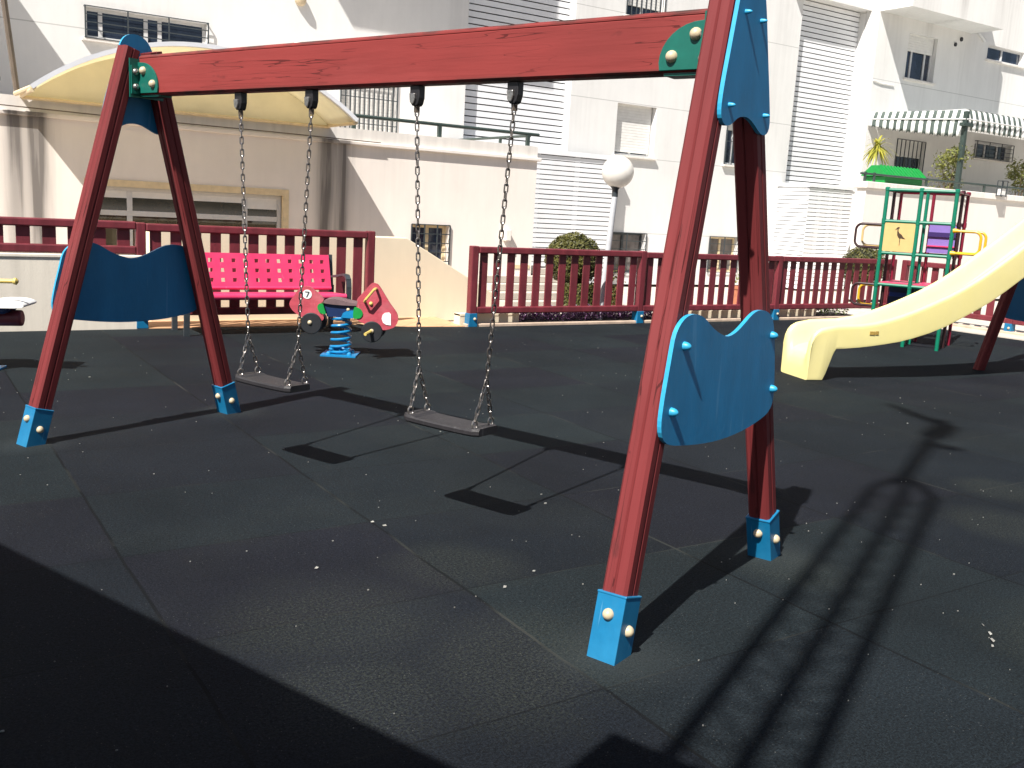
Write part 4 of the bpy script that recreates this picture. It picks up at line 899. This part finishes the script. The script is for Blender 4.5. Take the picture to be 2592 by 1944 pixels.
r2 = thing('spring_rider', (.56, 8.65, 0), 'spring rider cut by the left edge with white footboard and pale handle', 'spring rider')
C2 = Vector((.56, 8.65, 0)); D2 = Vector((.915, -.40, 0)); N2 = Vector((-D2.y, D2.x, 0))
def Q(a, b, z): return C2 + D2 * a + N2 * b + ZZ * z
mb = MB(); coil(mb, C2, .10, .03, .36, 5.2, .0135); mb.build('coil_spring', M['spring'], r2, smooth=True)
mb = MB(); mb.prism([(-.17, -.17), (.17, -.17), (.17, .17), (-.17, .17)], lambda a, b, d: Q(a, b, d), 0, .014); mb.build('base_plate', M['spring'], r2)
mb = MB(); mb.prism(smoothpts([(.02, .535), (.18, .575), (.33, .58), (.40, .565), (.425, .545), (.40, .525), (.2, .52), (.05, .515)]), lambda a, b, d: Q(a, d, b), -.16, .16); mb.build('footboard', M['white'], r2)
mb = MB(); mb.prism([(-.25, .52), (.3, .52), (.27, .47), (-.2, .46)], lambda a, b, d: Q(a, d, b), -.13, .13); mb.build('seat_box', M['navy'], r2, bevel=.02)
mb = MB(); mb.tube([Q(-.35, 0, .41), Q(.36, 0, .43)], .065, 14); mb.build('bolster', M['fence'], r2, smooth=True, bevel=.015)
mb = MB(); mb.prism(smoothpts([(-.6, .35), (-.3, .38), (.02, .40), (.0, .6), (-.12, .85), (-.3, .9), (-.5, .75), (-.62, .5)]), lambda a, b, d: Q(a, d, b), .0, .03); mb.build('body_panel', M['car_red'], r2)
mb = MB(); mb.tube([Q(-.15, -.16, .725), Q(.36, -.16, .735)], .018, 10); mb.lathe([(.012, -.02), (.026, -.008), (.028, .008), (.012, .022)], axis_frame(Q(.365, -.16, .735), D2), 12); mb.build('handle', M['pale_yellow'], r2, smooth=True)

# ================================================================ GLOBE LAMP
gl = thing('street_lamp', (8.44, 10.72, 0), 'white globe lamp on a grey pole behind the fence', 'street lamp')
mb = MB(); mb.tube([(8.44, 10.72, 0), (8.57, 10.72, 1.88)], .041, 14); mb.build('pole', mat('lamp_pole_grey', (.50, .51, .53), .45, .1, 8), gl, smooth=True)
mb = MB(); mb.lathe([(.043, 0), (.044, .10), (.06, .125), (.075, .14)], Matrix.Translation((8.562, 10.72, 1.74)), 18); mb.build('collar', M['gray_metal'], gl, smooth=True)
mb = MB(); c_ = (8.585, 10.72, 2.08); mb.lathe([(.02, -.222)] + [(.222 * cos(a), .222 * sin(a)) for a in [-1.35 + 2.7 * i / 22 for i in range(23)]] + [(.02, .222)], Matrix.Translation(c_), 32); mb.build('globe', M['white_globe'], gl, smooth=True)

# ================================================================ CLIMBING FRAME
cu_ = Vector((.403, -.915, 0)).normalized(); cv_ = Vector((.915, .403, 0)).normalized(); CO = Vector((10.96, 8.10, 0)); ML = .42; ZL = [0, .385, .79, 1.20, 1.61, 2.01]
def CP(i, j, z): return CO + cu_ * (ML * i) + cv_ * (ML * j) + ZZ * z
cf = thing('climbing_frame', CP(1, 1, 0), 'green and red tube climbing frame with a bird picture panel', 'climbing frame')
COLR = ['tube_green', 'tube_dark', 'tube_red']
for j in range(3):
    for i in range(3):
        mb = MB(); mb.tube([CP(i, j, -.02), CP(i, j, ZL[5])], .025 if j == 0 else .022, 10); mb.lathe([(.03, 0), (.03, .035), (.02, .045)], Matrix.Translation(CP(i, j, ZL[5] - .01)), 12)
        for z in ZL[1:5]: mb.lathe([(.029, -.03), (.029, .03)], Matrix.Translation(CP(i, j, z)), 12)
        mb.build('upright', M['tube_green' if i == 1 and j == 1 else COLR[j]], cf, smooth=True)
    for k in range(1, 6):
        if j == 1 and k in (3, 4): continue
        for i in range(2):
            mb = MB(); mb.tube([CP(i, j, ZL[k]), CP(i + 1, j, ZL[k])], .021 if j == 0 else .019, 8); mb.build('crossbar', M[COLR[j]], cf, smooth=True)
for i in (0, 2):
    for k in (1, 5):
        for j in range(2):
            mb = MB(); mb.tube([CP(i, j, ZL[k]), CP(i, j + 1, ZL[k])], .019, 8); mb.build('crossbar', M['tube_red'], cf, smooth=True)
def cpanel(name, i, j, z0, z1, m, dj=0., x0=.04, x1=.96):
    mb = MB(); a = CP(i + x0, j + dj, 0); b = CP(i + x1, j + dj, 0); d = cv_ * .012
    mb.add([a + ZZ * z0 - d, b + ZZ * z0 - d, b + ZZ * z1 - d, a + ZZ * z1 - d, a + ZZ * z0 + d, b + ZZ * z0 + d, b + ZZ * z1 + d, a + ZZ * z1 + d], [(0, 1, 2, 3), (4, 5, 6, 7), (0, 1, 5, 4), (1, 2, 6, 5), (2, 3, 7, 6), (3, 0, 4, 7)])
    return mb.build(name, M[m], cf)
pp = cpanel('picture_panel', 0, 0, 1.225, 1.59, 'peach')
st_ = [(.40, .80), (.44, .86), (.49, .87), (.50, .83), (.47, .80), (.475, .72), (.50, .66), (.58, .60), (.63, .52), (.70, .46), (.63, .46), (.57, .48), (.55, .46), (.55, .22), (.535, .22), (.53, .46), (.49, .50), (.45, .58), (.44, .70), (.445, .79), (.41, .78), (.37, .74)]
mb = MB(); mb.prism(st_, lambda a, b, d: CP(a, 0, 1.225 + b * .365) - cv_ * d, .0125, .0155); sub(mb.build('bird_emblem', mat('brown_print', (.055, .030, .012), .6, .2, 30)), pp)
cpanel('slide_panel', 1, 2, 1.225, 1.60, 'purple', -.3); cpanel('stripe_board', 1, 2, 1.44, 1.50, 'dark_purple', -.36); cpanel('stripe_board', 1, 2, 1.31, 1.325, 'pink', -.36)
cpanel('lower_panel', 0, 2, .45, .76, 'cobalt', -.2); cpanel('stripe_board', 0, 2, .52, .60, 'navy', -.27); cpanel('stripe_board', 0, 2, .66, .74, 'navy', -.27); cpanel('stripe_board', 0, 2, .40, .44, 'pink', -.27)
cpanel('lower_panel', 1, 2, .45, .76, 'gray_metal', -.2)
mb = MB(); mb.box(.03, .81, .03, .81, .80, .82, frame(CO, cu_, cv_, ZZ)); mb.build('deck', M['pink'], cf)
def loop(i, j, z0, z1, sg, ln, m, r=.017):
    mb = MB(); a = CP(i, j, 0); d = cu_ * sg; pts = [a + ZZ * z1]
    for q in range(7): an = pi / 2 * q / 6; pts.append(a + d * (ln - .08 + .08 * sin(an)) + ZZ * (z1 - .08 + .08 * cos(an)))
    for q in range(7): an = pi / 2 * q / 6; pts.append(a + d * (ln - .08 + .08 * cos(an)) + ZZ * (z0 + .08 - .08 * sin(an)))
    pts.append(a + ZZ * z0); mb.tube(pts, r, 8); mb.build('loop_handle', M[m], cf, smooth=True)
loop(0, 0, 1.26, 1.56, -1, .34, 'tube_dark'); loop(0, .5, 1.28, 1.55, -1, .30, 'peach', .014)
loop(0, 0, .50, .78, -1, .30, 'tube_dark'); loop(0, .5, .50, .76, -1, .26, 'yellow_tube')
loop(2, 0, 1.25, 1.53, 1, .34, 'yellow_tube'); loop(2, 1.0, 1.25, 1.53, 1, .34, 'yellow_tube')
for z in (1.25, 1.53):
    mb = MB(); mb.tube([CP(2.02, 0, z), CP(2.16, 0, z)], [.034, .024], 10); mb.build('clamp', M['yellow_tube'], cf, smooth=True)

# ================================================================ SLIDE
sa = Vector((cos(radians(-18)), sin(radians(-18)), 0)); sn = Vector((-sa.y, sa.x, 0)); SO = Vector((7.64, 6.2, 0))
def SP(r, w, z): return SO + sa * r + sn * w + ZZ * z
sd = thing('slide', SP(0, .25, 0), 'yellow plastic slide with red posts and blue side panels', 'slide')
ST = [(-.10, 0, .33), (-.092, 0, .40), (-.07, 0, .455), (-.04, 0, .49), (.01, 0, .518), (.07, 0, .532), (.10, .06, .537), (.16, .25, .55), (.19, .31, .553), (.30, .318, .56), (.45, .33, .567), (.60, .348, .59), (.75, .37, .625), (.90, .395, .672), (1.06, .435, .73), (1.24, .49, .805), (1.42, .56, .885), (1.58, .64, .968), (1.76, .735, 1.075), (1.92, .825, 1.185), (2.1, .95, 1.315), (2.28, 1.085, 1.45), (2.45, 1.215, 1.58), (2.62, 1.345, 1.71), (2.8, 1.46, 1.80), (2.95, 1.52, 1.84), (3.2, 1.54, 1.86)]
WS = .50; mb = MB(); prof_n = None
for (r, zb, zt) in ST:
    h = zt - zb; hh = min(h, .30); bed = max(zb + .07, zt - .22); bed = min(bed, zt - .03)
    sec = [(.03, zb), (.006, zb + .006), (0, zb + .03), (-.004, zt - .05), (-.008, zt - .028), (-.002, zt - .008), (.014, zt), (.040, zt - .004), (.056, zt - .028), (.066, max(bed + .03, zt - .10)), (.10, bed + .006), (.16, bed)]
    sec = sec + [(WS - w, z) for w, z in reversed(sec)]
    for w, z in sec: mb.v.append(tuple(SP(r, w, max(z, 0))))
    prof_n = len(sec)
for i in range(len(ST) - 1):
    for q in range(prof_n): mb.f.append([i * prof_n + q, i * prof_n + (q + 1) % prof_n, (i + 1) * prof_n + (q + 1) % prof_n, (i + 1) * prof_n + q]); mb.m.append(0)
mb.f += [[q for q in range(prof_n)], [(len(ST) - 1) * prof_n + q for q in range(prof_n)]]; mb.m += [0, 0]
o = mb.build('chute', M['slide'], sd); o.data.polygons.foreach_set('use_smooth', [True] * len(o.data.polygons)); o.data.set_sharp_from_angle(angle=radians(50))
mb = MB(); mb.box(.54, .60, -.0095, -.0065, .465, .50, frame(SO, sa, sn, ZZ)); mb.box(.605, .64, -.0095, -.0065, .468, .503, frame(SO, sa, sn, ZZ)); sub(mb.build('sticker', M['slide_sticker']), o)
mb = MB(); mb.box(1.86, 2.0, .2, .3, .72, .80, frame(SO, sa, sn, ZZ)); mb.build('mounting_lug', M['slide'], sd, bevel=.02)
for w0 in (.78, -.26):
    for r0, r1 in ((2.57, 3.25), (4.1, 3.42)):
        a = SP(r0, w0, 0); b = SP(r1, w0, 2.45); z = (b - a).normalized(); y = sn; x = y.cross(z); T = frame(a, x, y, z)
        mb = MB(); mb.prism(post_section(.049), lambda p, q, d: (p, q, d), -.03, (b - a).length); mb.build('leg', M['post'], sd, T)
    fn = lambda v, zz, d: SP(3.335 + v * .97, w0 + d, zz - .13)
    dd = (.052, .073) if w0 > 0 else (-.073, -.052)
    mb = MB(); mb.prism(smoothpts(LOWER), fn, *dd, 0, 1); mb.build('side_panel', [M['blue'], M['blue_edge']], sd)
    mb = MB(); mb.prism(smoothpts([(a * 1.5, b) for a, b in UPPER]), fn, *dd, 0, 1); mb.build('top_panel', [M['blue'], M['blue_edge']], sd)
mb = MB(); mb.box(3.0, 3.75, -.2, .72, 1.42, 1.48, frame(SO, sa, sn, ZZ)); mb.build('platform', M['beam'], sd)
mb = MB()
for k in range(5): mb.box(3.62 + .09 * (4 - k) , 3.72 + .09 * (4 - k), -.2, .72, .24 + .25 * k, .28 + .25 * k, frame(SO, sa, sn, ZZ))
mb.build('ladder_rung', M['fence'], sd)

# ================================================================ PHOTOGRAPHER'S SIDE (out of frame, it throws the foreground shadows)
se = Vector((.357, -.934, 0)).normalized(); sx_ = Vector((-se.y * -1, 0, 0)); sp_ = Vector((.934, .357, 0))
E0 = Vector((-.53, 1.2, 0))
she = thing('shelter', (-1.6, -.6, 0), 'flat roofed shelter behind the photographer whose edge shades the foreground', 'shelter')
TS = frame(E0, se, sp_, ZZ)
mb = MB(); mb.box(-3.2, 3.5, -4.2, .0, 2.30, 2.45, TS); mb.build('roof', M['roof_dark'], she)
mb = MB(); mb.box(.32, 1.9, -.5, .17, 2.45, 2.8, TS); mb.build('roof_box', M['roof_dark'], she)
for a in (-2.9, 3.1):
    for b_ in (-3.9, -1.6): mb = MB(); mb.box(a - .07, a + .07, b_ - .07, b_ + .07, 0, 2.25, TS); mb.build('post', M['post'], she)
MC = Vector((-1.443, -.10, 0)); md = Vector((.888, .46, 0)); mn = Vector((-.46, .888, 0))
mast = thing('antenna_mast', MC + ZZ * 2.4, 'three legged aerial mast on the shelter roof above the photographer', 'antenna mast')
MT = MC + mn * .06
for o_, d_ in ((-.17, .03), (0, -.10), (.20, .03)):
    mb = MB(); mb.tube([MC + mn * o_ + md * d_ + ZZ * 2.4, MT + mn * o_ * .9 + md * d_ + ZZ * 8.95, MT + mn * (o_ * .45 + .03) + md * d_ * .5 + ZZ * 9.3, MT + mn * .05 + ZZ * 9.5], .033, 8); mb.build('leg', M['gray_metal'], mast)
mb = MB(); PL = [MC + mn * -.15 + md * .03, MC + mn * .03 - md * .10, MC + mn * .22 + md * .03]
for k in range(19):
    z = 2.7 + k * .33
    for a, b_ in ((0, 1), (1, 2)):
        mb.tube([PL[a] + ZZ * z, PL[b_] + ZZ * (z + .16)], .0075, 5); mb.tube([PL[b_] + ZZ * (z + .165), PL[a] + ZZ * (z + .325)], .0075, 5)
mb.build('brace', M['gray_metal'], mast)
mb = MB(); MU = MC + mn * .12; mb.tube([MU + ZZ * 9.3, MU + ZZ * 12.2], .05, 8); mb.build('mast_tube', M['gray_metal'], mast)
mb = MB(); mb.tube([MU + mn * -.22 + ZZ * 10.85, MU + mn * .06 + ZZ * 10.9], .05, 6); mb.tube([MU + mn * .0 + ZZ * 11.3, MU + mn * -.04 + ZZ * 11.9], .10, 6); mb.tube([MU + ZZ * 12.0, MU + mn * .2 + ZZ * 12.25, MU + mn * .5 + ZZ * 12.75], [.07, .06, .03], 6)
mb.build('aerial', M['gray_metal'], mast)

# ================================================================ LITTER on the rubber
rr = random.Random(77); mb = MB()
for i in range(430):
    for _ in range(40):
        x, y = rr.uniform(-1, 13), rr.uniform(1.3, 10.3)
        if rr.random() < 1 / (1 + ((x - 3) ** 2 + (y - 3.2) ** 2) * .05): break
    k = rr.random(); s_ = rr.uniform(.0020, .0042) if k < .93 else rr.uniform(.005, .009); a = rr.uniform(0, 6.28); asp = rr.uniform(.35, .9)
    pts = [(s_ * cos(a + q * 2 * pi / 5) * rr.uniform(.7, 1.2), s_ * asp * sin(a + q * 2 * pi / 5) * rr.uniform(.7, 1.2)) for q in range(5)]
    mb.prism(pts, lambda p, q, d: (x + p, y + q, d), .0015, .004 + .25 * s_)
for (x, y, L, a) in ((3.42, 1.83, .034, .7), (3.47, 1.87, .03, .6), (3.52, 1.93, .02, 1.0), (3.37, 1.8, .018, .2), (1.90, 3.92, .03, -1.2), (1.87, 3.99, .022, -1.0), (1.42, 3.55, .02, 0), (2.02, 3.05, .022, .3)):
    d = Vector((cos(a), sin(a), 0)); s_ = Vector((-sin(a), cos(a), 0)) * L * .28; p = Vector((x, y, .006))
    mb.add([p - d * L * .5, p + s_ + ZZ * .006, p + d * L * .5 + ZZ * .003, p - s_], [(0, 1, 2, 3)])
tag(mb.build('litter', M['litter']), 'pale petals and crumbs scattered over the dark rubber tiles', 'litter', kind='stuff')
